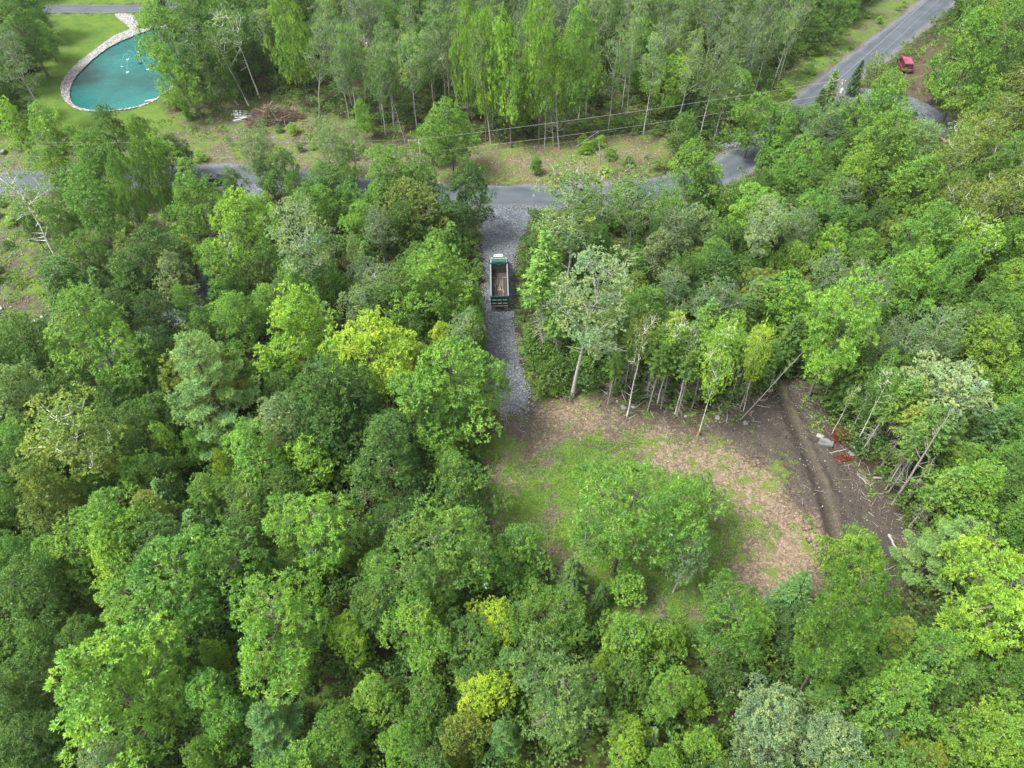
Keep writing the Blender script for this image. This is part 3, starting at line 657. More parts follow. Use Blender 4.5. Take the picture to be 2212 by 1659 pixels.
# kind, tone, crown middle u, v, crown width (pixels of the measuring grid), optional base u, v
T_ = '''
M bright 260 1150 170|M lime 245 1200 165|M green 385 1262 240|M bright 250 1480 280|M mid 55 1275 150|M mid 85 1378 105|M deep 35 1489 140|H bright 600 1356 215|H bright 690 1150 175
M mid 530 1180 120|P olive 333 1110 105|S blue 430 1150 80|M bright 107 1195 95|M green 462 1522 150|P blue 590 1570 140|M green 716 1590 120|M bright 440 1640 105|M deep 67 1600 130
A grey 225 1650 105|M lime 458 1420 60|M mid 170 1380 90|M green 40 1190 90|M mid 330 1020 100
H mid 950 1200 215|M bright 815 1239 85|M green 1120 1190 150|M bright 900 1362 150|M lime 757 1375 90|M yellow 1072 1335 108|H green 1190 1332 143|M yellow 1037 1500 112|H pine 1210 1510 205
P blue 1098 1442 75|P blue 1090 1592 80|M olive 1000 1589 112|M mid 923 1512 105|M bright 804 1522 130|M green 754 1610 85|M bright 872 1612 90|M bright 1365 1385 150|M lime 1432 1392 75
M mid 1353 1475 112|M yellow 1300 1442 50|H bright 1443 1506 100|M lime 1360 1599 108|S frost 1407 1592 42|M bright 1440 1645 85|S dark 1235 1250 85|S dark 1297 1290 42|C bright 1353 1262 75
H green 1352 1115 245|H green 1492 1080 100|A grey 1485 1195 95
H green 1575 1345 165|S blue 1718 1290 95|M lime 1848 1205 125|H green 1815 1335 180 1717 1510|P pine 2030 1185 150|H lime 2141 1306 225|M bright 1915 1506 195|M silver 1660 1570 180|M silver 1780 1600 160
M grey 1908 1596 85|M gold 1985 1638 90|M lime 2160 1589 170|M green 2185 1456 120|P olive 1925 1379 95|C mid 2048 1389 90|M lime 1500 1506 60|M bright 1508 1610 90|S deep 1775 1522 95|M deep 1568 1456 90|S deep 2058 1472 75|M green 2190 1133 110
M grey 2110 1180 80
M bright 200 730 180|M silver 377 590 95|M pale 33 850 120|M mid 55 735 110|P pine 460 850 200|M deep 338 766 110|M dark 333 690 105|B olive 150 936 180|M mid 250 869 110|M mid 300 925 110|M lime 362 955 78
M lime 633 705 145|M bright 523 690 95|M pale 612 636 70|M green 672 600 100|M silver 612 920 125|M bright 550 985 150|M deep 720 860 185|M bright 290 1030 82|M green 205 1035 95|M olive 100 1060 150|S blue 360 1080 70
M bright 455 1075 95|M yellow 482 1008 40|C blue 143 613 85|C green 277 597 55|M green 440 700 80|M mid 520 800 80|M green 40 960 100|M green 30 1060 90|M mid 620 1050 110|M green 430 960 60|M deep 160 830 90|M green 590 790 80
A grey 812 610 130 822 690|M bright 943 615 145|M yellow 820 752 160|M yellow 955 735 80|M bright 975 835 215|M deep 720 900 150|M deep 832 975 180|M lime 968 990 75|M mid 992 1052 140|M bright 1018 700 65
M green 1010 770 60|M deep 900 720 70|A silver 1285 640 195 1236 858|T green 1165 610 75 1172 765|T mid 1195 690 60 1206 775|T green 1180 560 70 1185 740|B lime 1560 760 95 1509 937|B yellow 1637 752 60 1605 890
A pale 1238 430 170|A pale 1372 425 95|D grey 1298 372 50 1300 470|M mid 1200 520 80|M deep 1250 560 70
T mid 1385 700 65|T olive 1455 710 65|T mid 1530 690 60|T mid 1340 690 60|T mid 1500 740 60|S deep 1650 790 70|S deep 1700 750 80|S deep 1600 700 80|T mid 1420 740 60|T green 1570 740 60
M pale 1625 650 95|M bright 1700 652 110|H bright 1815 708 170 1746 857|A grey 1870 628 95|A grey 1790 590 80|A grey 1940 720 70|A grey 2025 720 95|A silver 2050 835 160 1982 962|M lime 2140 750 120|M bright 1975 603 115|M green 2070 580 100
M bright 1935 870 105|P pine 2040 946 85|S blue 2140 930 80|M bright 2090 1052 145|M bright 2195 900 95|M green 2200 980 90|S deep 1840 820 95|M deep 1880 860 80|T mid 2010 940 60
D grey 2000 975 60 1926 1092|M mid 1960 800 80|M green 2180 690 90|M bright 2190 820 80|M mid 1760 640 60|M green 2130 640 80|M lime 2180 600 70
M bright 2108 95 155 2034 266|M lime 2125 200 80|M lime 2034 168 45|B olive 1888 150 50|B olive 1922 180 45|S pine 1795 198 46|S dark 1851 168 36|M bright 1908 228 125|M bright 1631 250 88|M green 1708 258 50|S dark 1765 236 45
S dark 1845 252 44|S blue 1808 284 46|M bright 1925 312 165|M pale 1985 322 100|M bright 1991 400 112|M bright 1728 352 95|M lime 1831 385 110|B olive 2101 298 95|B olive 2060 352 75|B olive 2185 420 90|B olive 2130 440 85|M green 1841 490 70|M bright 2008 510 125
A silver 1651 480 95|A grey 1735 490 70|M bright 1500 368 125|M silver 1498 492 85|M mid 1568 520 80|M lime 1790 532 85|M deep 1900 470 70|B olive 2050 440 70|B lime 2120 520 80|M green 2190 510 80|B olive 2170 250 80|M green 2180 330 80
M green 1590 430 75|M mid 1650 400 60|M green 1440 470 80|M silver 1420 540 90|M green 1530 560 90|M deep 1480 600 90|M green 1640 570 80|M lime 1710 560 80|M green 1860 560 80|M olive 1930 500 60|M green 2050 640 70|M mid 2110 700 60
M lime 1167 100 88 1165 313|M lime 1092 128 82 1104 320|M bright 1240 120 90 1217 300|M lime 1045 125 60 1050 305|M lime 1007 70 52 1012 290|M bright 975 275 108|M bright 930 295 60|M green 837 373 112|M mid 915 400 95|M deep 1000 418 112|M bright 780 247 42|M mid 870 483 90|M bright 780 478 78
C green 1160 355 26|M bright 1030 790 50|M green 1022 660 45|M bright 1035 720 36|M green 1690 268 75|C bright 1672 318 48|C green 1650 345 40|M green 1530 395 70|M bright 200 372 70|M mid 150 395 60|A pale 757 300 60|A pale 700 290 55
M mid 50 50 105|A grey 30 120 90|M bright 96 75 52|M mid 20 190 70|M bright 350 72 105|M bright 362 150 95 440 262|A mid 425 95 80 478 240|M mid 505 70 80|M mid 460 150 70 520 250
M lime 623 67 78 673 232|A pale 690 100 60 690 255|W pale 500 60 70 561 213|W pale 478 110 60 538 230|D grey 465 170 50 515 228
M lime 27 265 78|M bright 117 290 100|M mid 240 275 75|M green 310 300 88|M dark 377 325 58|M green 217 345 105|M lime 110 355 65|M green 190 420 115|M green 270 393 62 320 520|M mid 320 350 60 385 510
M bright 427 425 118|M green 507 393 48|A pale 543 323 68|M green 580 375 62|A pale 567 295 48|M bright 667 450 95|M lime 533 483 130|A silver 650 507 130|A pale 717 317 68|M green 610 350 50|M mid 640 400 55|M green 700 380 60|M lime 740 350 50
W pale 45 415 110 140 600|C olive 300 560 70|C olive 400 560 70|D grey 310 555 40 330 590|M mid 120 470 60 175 545|M mid 60 480 45|B olive 258 415 50 300 505|M green 750 430 60|M mid 580 560 80|M green 500 610 60|C green 480 640 55|M green 400 650 60|M green 700 540 70|M pale 770 540 50
D grey 862 262 24 878 318|D grey 1205 250 34 1208 325|D grey 1190 265 26 1196 320|D grey 1180 240 30 1176 318|D grey 1290 300 26 1245 318|A grey 1040 120 60 1060 310
'''
TREES = []
rgh = random.Random(5)
HK = {'W': 4.6, 'F': 3.5, 'M': 3.5, 'H': 3.4, 'A': 5.4, 'B': 4.6, 'S': 4.3, 'T': 7.5, 'P': 3.6, 'D': 6.0, 'U': 2.3, 'C': 3.4, 'E': 5.8}
HR = {'W': (9, 18), 'F': (8, 17), 'M': (8, 17), 'H': (10, 18), 'A': (11, 21), 'B': (9, 17), 'S': (5, 15), 'T': (10, 14), 'P': (9, 18), 'D': (6, 15), 'U': (1.5, 5), 'C': (3.5, 9), 'E': (12, 20)}
def add_tree(kind, tone, x, y, h, r, tilt=(0, 0), hero=False, uv=None, wpx=None):
    TREES.append(dict(kind=kind, tone=tone, x=x, y=y, h=h, r=r, tilt=tilt, hero=hero, uv=uv, wpx=wpx))
for ln_ in T_.replace('\n', '|').split('|'):
    q = ln_.split()
    if not q: continue
    k, tone = q[0], q[1]; u, v, wp = map(float, q[2:5]); fc = PROTO[k][0]['fc']
    if len(q) == 7:
        bx, by, _ = G(float(q[5]), float(q[6])); r0 = ray(u, v)
        z = CAM_H + r0[2] * by / r0[1]; z = max(z, 3.0)
        xr = r0[0] * by / r0[1]; h = min(max(z / fc, 4), 26); dpt = depth(u, v, z)
        add_tree(k, tone, bx, by, h, wp / 2 * dpt / FPX, (math.atan2(xr - bx, z), 0), True, (u, v), wp)
    else:
        h = 14
        for it in range(6):
            z = fc * h; dpt = depth(u, v, z); r = wp / 2 * dpt / FPX
            h = min(max(r * HK[k], HR[k][0]), HR[k][1])
        z = fc * h; px, py, _ = G(u, v, z); add_tree(k, tone, px, py, h, wp / 2 * depth(u, v, z) / FPX, (rgh.uniform(-.03, .03), rgh.uniform(-.03, .03)), True, (u, v), wp)

ZB_ = lambda x, y: ((2200 + .2712 * x) * .73733, (1100 + .2712 * y) * .73733)
ZA_ = lambda x, y: ((1700 + .2712 * x) * .73733, (950 + .2712 * y) * .73733)
for k, tone, (fu, fv), h, r in [('E', 'green', ZB_(1120, 580), 14, 1.5), ('E', 'mid', ZB_(1030, 690), 12, 1.3), ('W', 'green', ZB_(1110, 790), 14, 1.6), ('T', 'mid', ZB_(1160, 870), 12, 1.4), ('T', 'olive', ZB_(1340, 800), 13, 1.5), ('T', 'mid', ZB_(1395, 815), 13, 1.5),
        ('E', 'mid', ZB_(750, 300), 12, 1.5), ('E', 'deep', ZB_(1000, 350), 13, 1.6), ('W', 'lime', ZB_(865, 650), 9, .8), ('T', 'mid', ZB_(1500, 1100), 13, 1.5), ('T', 'deep', ZB_(1590, 1060), 12, 1.5), ('D', 'grey', ZB_(1650, 1385), 9, 1.2), ('T', 'mid', ZB_(1450, 1240), 12, 1.3), ('T', 'mid', ZB_(1700, 1640), 11, 1.3),
        ('T', 'mid', ZB_(1830, 1620), 11, 1.4), ('T', 'olive', ZB_(1400, 990), 12, 1.4), ('D', 'grey', ZB_(1480, 1270), 7, .9), ('E', 'bright', ZB_(1950, 1640), 13, 1.8), ('T', 'mid', ZA_(295, 880), 10, 1.2), ('D', 'grey', ZA_(360, 730), 9, .9), ('T', 'mid', ZA_(480, 720), 12, 1.3), ('W', 'olive', ZA_(505, 995), 17, 2.0),
        ('T', 'green', ZA_(710, 800), 12, 1.4), ('T', 'mid', ZA_(725, 950), 12, 1.4), ('W', 'lime', ZA_(830, 870), 15, 1.7), ('T', 'mid', ZA_(870, 915), 12, 1.3), ('W', 'mid', ZA_(1025, 970), 14, 1.5), ('T', 'mid', ZA_(1045, 985), 12, 1.3), ('T', 'green', ZA_(1205, 910), 12, 1.4), ('T', 'mid', ZA_(1275, 820), 12, 1.4),
        ('D', 'grey', ZA_(1610, 880), 8, .6), ('T', 'mid', ZA_(1580, 790), 11, 1.2), ('W', 'lime', ZA_(1690, 700), 10, 1.2), ('T', 'mid', ZA_(1720, 920), 11, 1.2), ('D', 'grey', ZA_(1690, 820), 7, .6), ('T', 'mid', ZA_(560, 740), 12, 1.3), ('D', 'grey', ZA_(800, 700), 9, .9), ('D', 'grey', ZA_(940, 690), 9, .9), ('T', 'mid', ZA_(1350, 700), 12, 1.3), ('T', 'mid', ZA_(1450, 660), 12, 1.3)]:
    bx0, by0, _ = G(fu, fv); uv0 = proj(bx0, by0, h * PROTO[k][0]['fc']); add_tree(k, tone, bx0, by0, h, r, (rgh.uniform(-.05, .05), rgh.uniform(-.04, .04)), True, uv0, 40)
bx0, by0, _ = G(*ZA_(1725, 1040)); add_tree('D', 'grey', bx0, by0, 12, .7, (.42, .1), True, proj(bx0 + 2, by0, 7), 40)

# ------------------------------------------------------------------ the woods between and behind them
OPEN_PX = [[(110, -50), (300, -50), (300, 60), (290, 90), (330, 160), (335, 230), (290, 262), (60, 258), (125, 180)],
    [(350, 245), (480, 250), (560, 200), (650, 205), (680, 250), (640, 300), (500, 330), (360, 330)],
    [(1040, 318), (1420, 312), (1400, 350), (1150, 385), (1142, 440), (1040, 440)],
    [(1040, 440), (1148, 440), (1112, 560), (1105, 700), (1145, 890), (1090, 900), (1045, 780), (1045, 560)],
    [(1690, 215), (1760, 110), (1900, -20), (2030, -20), (2030, 60), (1985, 120), (1985, 190), (1960, 225), (1830, 185)],
    [(1100, 905), (1240, 880), (1500, 930), (1620, 880), (1700, 825), (1760, 930), (1900, 1085), (1930, 1180), (1860, 1260), (1700, 1270), (1560, 1270), (1250, 1230), (1180, 1160), (1060, 1090), (1060, 960)],
    [(0, 440), (60, 440), (150, 610), (110, 680), (0, 690)], [(830, 245), (1440, 238), (1440, 318), (830, 320)], [(1200, 800), (1640, 800), (1690, 850), (1500, 930), (1200, 880)],
    [(1760, 880), (1850, 920), (1950, 1060), (1960, 1150), (1900, 1100)], [(545, 330), (600, 330), (600, 400), (440, 400), (440, 350)], [(1560, 320), (1640, 320), (1620, 395), (1550, 400)], [(520, 120), (700, 120), (700, 260), (520, 260)],
    [(1975, 225), (2070, 240), (2070, 300), (2000, 290)]]
NOTREE = [DRIVE, [tuple(p) for p in STONES], LAWN, LAWN2, CLEAR, VERGE, VERGE_L, VERGE_R, SOIL_R, LEFTC]
def region(u, v):
    if v < 330 and u > 700 and u < 1750: return 'edge'
    if v < 330 and u <= 700: return 'nw'
    if u > 1950 and v < 620: return 'ne'
    if v > 1000: return 'near'
    return 'mid'
MIXES = {'edge': [('W', 'pale', 2), ('A', 'green', 2), ('M', 'bright', 1), ('E', 'grey', 5), ('E', 'pale', 6), ('A', 'grey', 5), ('A', 'pale', 3), ('A', 'mid', 2), ('S', 'dark', 2), ('M', 'green', 1), ('M', 'lime', 1)],
         'nw': [('F', 'mid', 4), ('F', 'deep', 3), ('M', 'green', 2), ('E', 'green', 2), ('E', 'mid', 3), ('S', 'dark', 2), ('A', 'pale', 1)],
         'ne': [('M', 'bright', 1), ('B', 'olive', 5), ('F', 'green', 3), ('B', 'lime', 2), ('F', 'mid', 3), ('S', 'deep', 1)],
         'near': [('M', 'bright', 2), ('F', 'bright', 3), ('M', 'lime', 1), ('F', 'mid', 4), ('F', 'deep', 2), ('F', 'green', 4), ('S', 'deep', 1), ('H', 'mid', 2)],
         'mid': [('M', 'bright', 1), ('F', 'bright', 3), ('F', 'mid', 4), ('F', 'deep', 2), ('F', 'green', 3), ('A', 'pale', 1), ('M', 'olive', 1), ('S', 'deep', 2), ('A', 'grey', 1)]}
def fill():
    rg = random.Random(77); placed = [(t['x'], t['y'], t['r']) for t in TREES]
    y = 12.0
    while y < 232:
        far = y > 100
        st = 4.6 if far else 4.9
        x = -150.0
        while x < 160:
            px = x + rg.uniform(-.45, .45) * st; py = y + rg.uniform(-.45, .45) * st; x += st
            u, v = proj(px, py, 0); ut, vt = proj(px, py, 14)
            if ut < -230 or ut > 2450 or vt > 1850 or v < -235 or vt < -420: continue
            if path_dist(px, py, ROAD) < 5.5 or path_dist(px, py, SIDE) < 3 or path_dist(px, py, EAST) < 4 or path_dist(px, py, PATH_N) < 4 or path_dist(px, py, DARK_N) < 3.4: continue
            if any(inside((px, py), P) for P in NOTREE): continue
            if float(sdf(np.array([px]), np.array([py]), DRIVE)[0]) > -2.0: continue
            reg = region(u, v); mix = MIXES[reg]; k, tone, _ = rg.choices(mix, [m[2] for m in mix])[0]
            r = {'F': rg.uniform(2.2, 4.3), 'W': rg.uniform(1.6, 2.2), 'M': rg.uniform(2.1, 4.5), 'H': rg.uniform(2.6, 3.4), 'A': rg.uniform(2.2, 3.0), 'B': rg.uniform(2.0, 2.8), 'S': rg.uniform(1.5, 2.4), 'E': rg.uniform(1.7, 2.5)}[k]
            lo, hi = HR[k]; h = min(max(r * HK[k] * rg.uniform(.9, 1.15), lo), hi)
            if reg == 'near' or reg == 'mid': h *= 0.8
            if k in 'AE' and reg == 'edge': h = rg.uniform(15, 20)
            if any((px - a) ** 2 + (py - b) ** 2 < (0.55 * (r + c)) ** 2 * (1.0 if not far else 0.85) for a, b, c in placed): continue
            bad = False
            for zz in (h, h * .75, h * .5):
                for dx in (-r * .8, 0, r * .8):
                    q = proj(px + dx, py, zz)
                    if any(inside(q, P) for P in OPEN_PX): bad = True; break
                if bad: break
            if bad:
                continue
            placed.append((px, py, r)); add_tree(k, tone, px, py, h, r, (rg.uniform(-.04, .04), rg.uniform(-.03, .03)), False, proj(px, py, h * .68), 2 * r * FPX / max(1, math.hypot(py, CAM_H)))
        y += st
fill()
print('TREES', len(TREES), {k: sum(t['kind'] == k for t in TREES) for k in KIND})

LANDMARKS = [('pond', 230, 150), ('brush pile', 590, 245), ('white birch log heap', 520, 255), ('half hidden black car', 475, 388), ('leaning white birch', 90, 480), ('heap of stones', 90, 700), ('big plumed pine', 460, 850),
    ('dump truck', 1080, 610), ('driveway mouth', 1090, 450), ('red car', 1950, 135), ('roadside transformer pole', 1820, 185), ('far pole with crossarm', 787, 72), ('dry grass verge', 1200, 350),
    ('big silvery aspen', 1285, 640), ('worn soil berm', 1770, 1040), ('grassy clearing middle', 1200, 1060), ('gravel driveway end', 1110, 880), ('roadside trailer', 1625, 480), ('lone clearing ash', 1362, 1095),
    ('upper yellow maple', 820, 752), ('lower yellow maple', 1037, 1500), ('leaning ash', 1815, 1335), ('silvery maples below', 1700, 1590), ('golden corner maple', 1985, 1638),
    ('east gravel drive', 2020, 265), ('upper right road bend', 1900, 90), ('tall lime maples', 1167, 100), ('bottom left corner', 40, 1620), ('left picture edge', 10, 1000), ('right picture edge', 2200, 900), ('lower left big maple', 250, 1480), ('bottom right corner', 2190, 1640), ('brick red fir', 1815, 945), ('top right corner', 2200, 10), ('twin bright maples', 385, 1262)]
def label_trees():
    keyed = {}
    for t in TREES:
        u, v = t['uv']; best = min(LANDMARKS, key=lambda L: (L[1] - u) ** 2 + (L[2] - v) ** 2)
        du, dv = u - best[1], v - best[2]; d = math.hypot(du, dv)
        a = math.degrees(math.atan2(-dv, du)) % 360
        words = ['right of', 'beyond, right of', 'beyond', 'beyond, left of', 'left of', 'before, left of', 'just before', 'before, right of'][int(((a + 22.5) % 360) // 45)]
        keyed.setdefault((TWORD[t['tone']] if t['kind'] != 'D' else 'grey', KIND[t['kind']][1], words, best[0]), []).append((d, t))
    ordw = ['nearest', 'second', 'third', 'fourth', 'fifth', 'sixth', 'seventh', 'eighth', 'ninth', 'tenth', 'eleventh', 'twelfth', 'thirteenth', 'fourteenth', 'fifteenth', 'sixteenth', 'seventeenth', 'eighteenth', 'nineteenth', 'twentieth']
    ordw += ['twenty-' + q for q in ('first', 'second', 'third', 'fourth', 'fifth', 'sixth', 'seventh', 'eighth', 'ninth')] + ['thirtieth'] + ['thirty-' + q for q in ('first', 'second', 'third', 'fourth', 'fifth', 'sixth', 'seventh', 'eighth', 'ninth')] + ['fortieth']
    for (tw, kw, wd, lm), L in keyed.items():
        L.sort(key=lambda q: q[0])
        for i, (d, t) in enumerate(L):
            sz = 'large ' if (t['wpx'] or 0) > 150 else ''
            if kw == 'dead tree': tw = 'bare'
            base = f"{sz}{tw} {kw}".strip()
            if len(L) == 1: t['label'] = f"{base} {wd} the {lm}"
            else: t['label'] = f"{base} {wd} the {lm}, {ordw[min(i, 39)]} out"
def add_shrubs():
    rg = random.Random(31); n = 0
    for P, want, tones in ((LEFTC, 26, ('lime', 'green', 'mid')), (VERGE_R, 12, ('lime', 'bright')), (VERGE_L, 16, ('pale', 'green', 'lime')), (VERGE, 7, ('green', 'lime')), (SOIL_R, 6, ('olive', 'green'))):
        xs = [q[0] for q in P]; ys = [q[1] for q in P]; k = 0; tr_ = 0
        while k < want and tr_ < 900:
            tr_ += 1; x = rg.uniform(max(min(xs), -90), max(xs)); y = rg.uniform(min(ys), max(ys))
            if not inside((x, y), P) or path_dist(x, y, ROAD) < 4.6 or path_dist(x, y, SIDE) < 3: continue
            u, v = proj(x, y, .6)
            if not (-20 < u < 2230 and v > -10) or (abs(u - 1952) < 40 and v < 190): continue
            r = rg.uniform(.6, 1.35); add_tree('U', rg.choice(tones), x, y, r * 1.7, r, (0, 0), False, (u, v), 10); k += 1
add_shrubs(); label_trees()
def plant_all():
    rg = random.Random(9); cnt = {}
    for t in TREES:
        k = t['kind']; P = PROTO[k]; i = cnt.get(k, rg.randint(0, 9)); cnt[k] = i + 1; p = P[i % len(P)] if not t['hero'] else P[(i * 7 + 3) % len(P)]
        e = bpy.data.objects.new(KIND[k][0], None); SC.collection.objects.link(e); e.empty_display_size = 0.3
        e.location = (t['x'], t['y'], gh(t['x'], t['y']) - 0.05)
        e.rotation_mode = 'XYZ'; e.rotation_euler = (-t['tilt'][1], t['tilt'][0], 0)
        yaw = rg.uniform(0, 6.28); sx = t['r'] / p['R']; sz = t['h'] / p['H']
        for nm in ('trunk', 'crown'):
            if p[nm] is None: continue
            c = bpy.data.objects.new(nm, p[nm]); SC.collection.objects.link(c); c.parent = e
            c.rotation_euler = (0, 0, yaw); c.scale = (sx, sx, sz)
            if nm == 'crown':
                b = TONE[t['tone']]; j = rg.uniform(.86, 1.16); g = rg.uniform(-.05, .05)
                c.color = (b[0] * j * (1 + g), b[1] * j, b[2] * j * (1 - g), 1)
        tag(e, t['label'], KIND[k][2], GROUP[k])
plant_all()

# ------------------------------------------------------------------ ground cover
def scatter(n, box, seed, test):
    rg = np.random.RandomState(seed); X = rg.uniform(box[0], box[1], n); Y = rg.uniform(box[2], box[3], n)
    k = test(X, Y, rg); return X[k], Y[k]
def paths_d(X, Y):
    d = np.full(X.shape, 1e9)
    for pth, wd in ((ROAD, 4.2), (SIDE, 2.2), (EAST, 3.8), (PATH_N, 3.0), (DARK_N, 3.0)):
        for i in range(len(pth) - 1):
            a, b = pth[i], pth[i + 1]; e = b - a; L = (e ** 2).sum() + 1e-9
            t = np.clip(((X - a[0]) * e[0] + (Y - a[1]) * e[1]) / L, 0, 1); d = np.minimum(d, np.sqrt((X - a[0] - t * e[0]) ** 2 + (Y - a[1] - t * e[1]) ** 2) - wd)
    return d
def in_view(X, Y, m=60):
    d = Y * math.cos(_p) + CAM_H * math.sin(_p); return (np.abs(X) < (1106 + m) * d / FPX + 2)
def forest_test(margin=0.6):
    def f(X, Y, rg):
        k = in_view(X, Y) & (paths_d(X, Y) > 0.4)
        k &= -sdf(X, Y, DRIVE) > 0.9
        for P in (np.array(STONES), LAWN, LAWN2, CLEAR, VERGE): k &= -sdf(X, Y, P) > margin * rg.uniform(0, 2, X.shape)
        for P in (VERGE_L, VERGE_R, LEFTC, SOIL_R): k &= ~((sdf(X, Y, P) > 0) & (rg.uniform(size=X.shape) > 0.12))
        return k
    return f
def merge_clumps(X, Y, Z, S, T, nl, L, Wd, seed, squash=0.7, up=0.8):
    rg = np.random.RandomState(seed); n = len(X); D = rg.normal(size=(n, nl, 3)); D[..., 2] = np.abs(D[..., 2]); D = unit(D)
    P = np.stack([X, Y, Z], 1)[:, None] + D * (S[:, None, None] * rg.uniform(.55, 1.05, (n, nl, 1))) * np.array([1, 1, squash])
    tt = np.clip(T[:, None] + rg.uniform(-.15, .15, (n, nl)), 0, 1)
    return leaves(rg, P.reshape(-1, 3), D.reshape(-1, 3), 3, L, Wd, tt.ravel(), up=up)
X, Y = scatter(17500, (-130, 150, 8, 190), 4, forest_test()); X2, Y2 = scatter(900, (-14, 12, 50, 100), 44, forest_test(.2)); X = np.concatenate([X, X2]); Y = np.concatenate([Y, Y2]); X3, Y3 = scatter(5200, (-75, 75, 6, 72), 45, forest_test(.8)); X = np.concatenate([X, X3]); Y = np.concatenate([Y, Y3]); NU = len(X3)
rgu = np.random.RandomState(6); hz = ground_h(X, Y); hh = rgu.uniform(0, 1, len(X)) ** 1.4 * 3.2 + 0.1; hh[-NU:] = rgu.uniform(.5, 3.6, NU)
cl = np.clip(0.4 + 0.35 * wob(X, Y, .5, 31) + rgu.uniform(-.2, .2, len(X)), 0, 1)
V, F, T = merge_clumps(X, Y, hz + hh, rgu.uniform(.55, 1.25, len(X)), cl, 22, .36, .2, 8)
tag(link('undergrowth', np_mesh('undergrowth', V, F, M['under'], tone=T)), kind='stuff')
# grass: blades in the green parts of the clearing, the verges and the rough ground on the left
def grass_test(X, Y, rg):
    k = np.zeros(X.shape, bool); w = wob(X, Y, 1.3, 41) + 0.5 * wob(X, Y, 3.3, 42)
    for P in GREEN: k |= (sdf(X, Y, P) > -.3) & (w > -.35)
    for P in (VERGE, VERGE_L, VERGE_R, LEFTC, SOIL_R): k |= (sdf(X, Y, P) > 0) & (w > .15)
    k |= (sdf(X, Y, CLEAR) > 0) & (w > .85)
    return k & (paths_d(X, Y) > 0) & (-sdf(X, Y, DRIVE) > .3) & in_view(X, Y)
X, Y = scatter(150000, (-110, 120, 30, 165), 14, grass_test); keep = np.random.RandomState(3).uniform(size=len(X)) < np.clip(75.0 / Y, .2, 1) ** 1.0
X, Y = X[keep], Y[keep]; rgu = np.random.RandomState(16)
C = np.stack([X, Y, ground_h(X, Y) + .02], 1)
V, F, T = leaves(rgu, C, np.tile([0, 0, 1.0], (len(X), 1)), 4, .3, .06, np.clip(.45 + .3 * wob(X, Y, .8, 43) + rgu.uniform(-.2, .2, len(X)), 0, 1), spread=.7, up=.2)
tag(link('grass', np_mesh('grass', V, F, M['grassblade'], tone=T)), kind='stuff')
X, Y = scatter(130000, (-6, 48, 28, 80), 15, lambda X, Y, rg: (sdf(X, Y, CLEAR) > -1) & (sdf(X, Y, DARKSOIL) < .5 + wob(X, Y, 1.3, 45)) & (wob(X, Y, .9, 46) + .7 * wob(X, Y, 2.9, 47) > np.where(sdf(X, Y, GREEN[0]) > 0, -.45, .8)) & (-sdf(X, Y, DRIVE) > .2))
rgu = np.random.RandomState(17); V, F, T = leaves(rgu, np.stack([X, Y, ground_h(X, Y) + .02], 1), np.tile([0, 0, 1.0], (len(X), 1)), 3, .26, .05, np.clip(.42 + .3 * wob(X, Y, 1.1, 48) + rgu.uniform(-.2, .2, len(X)), 0, 1), spread=.75, up=.2)
tag(link('clearing_grass', np_mesh('clearing grass', V, F, M['grassblade'], tone=T)), kind='stuff')
M['straw'] = leaf_mat('dry straw', fixed=(.27, .2, .12), trans=.15)
def straw_test(X, Y, rg):
    k = np.zeros(X.shape, bool); w = wob(X, Y, 1.6, 49)
    for P in STRAW + [VERGE, VERGE_L]: k |= (sdf(X, Y, P) > -.8) & (w > -.3)
    return (k | ((sdf(X, Y, CLEAR) > 0) & (rg.uniform(size=X.shape) < .12))) & (paths_d(X, Y) > 0) & (-sdf(X, Y, DRIVE) > .3) & in_view(X, Y)
X, Y = scatter(120000, (-100, 60, 28, 135), 18, straw_test); rgu = np.random.RandomState(19)
V, F, T = leaves(rgu, np.stack([X, Y, ground_h(X, Y) + .03], 1), unit(rgu.normal(size=(len(X), 3)) * (1, 1, .2) + (0, 0, .15)), 3, .34, .035, rgu.uniform(.1, .9, len(X)), spread=.6, up=.6)
tag(link('dry_straw', np_mesh('dry straw', V, F, M['straw'], tone=T)), kind='stuff')
# low leafy weeds
def weed_test(X, Y, rg):
    w = wob(X, Y, .9, 51) + .4 * wob(X, Y, 2.4, 52); k = np.zeros(X.shape, bool)
    for P in (LEFTC, VERGE_R): k |= (sdf(X, Y, P) > 0) & (w > .0)
    for P in (VERGE_L, SOIL_R): k |= (sdf(X, Y, P) > 0) & (w > .45)
    k |= (np.abs(sdf(X, Y, CLEAR)) < 1.5) & (w > .3)
    return k & (paths_d(X, Y) > .2) & (-sdf(X, Y, DRIVE) > .4) & in_view(X, Y)
X, Y = scatter(30000, (-110, 120, 30, 165), 24, weed_test); rgu = np.random.RandomState(26)
V, F, T = merge_clumps(X, Y, ground_h(X, Y), rgu.uniform(.2, .6, len(X)), np.clip(.5 + .3 * wob(X, Y, .4, 53), 0, 1), 7, .3, .16, 27)
tag(link('weeds', np_mesh('weeds', V, F, M['fern'], tone=T)), kind='stuff')
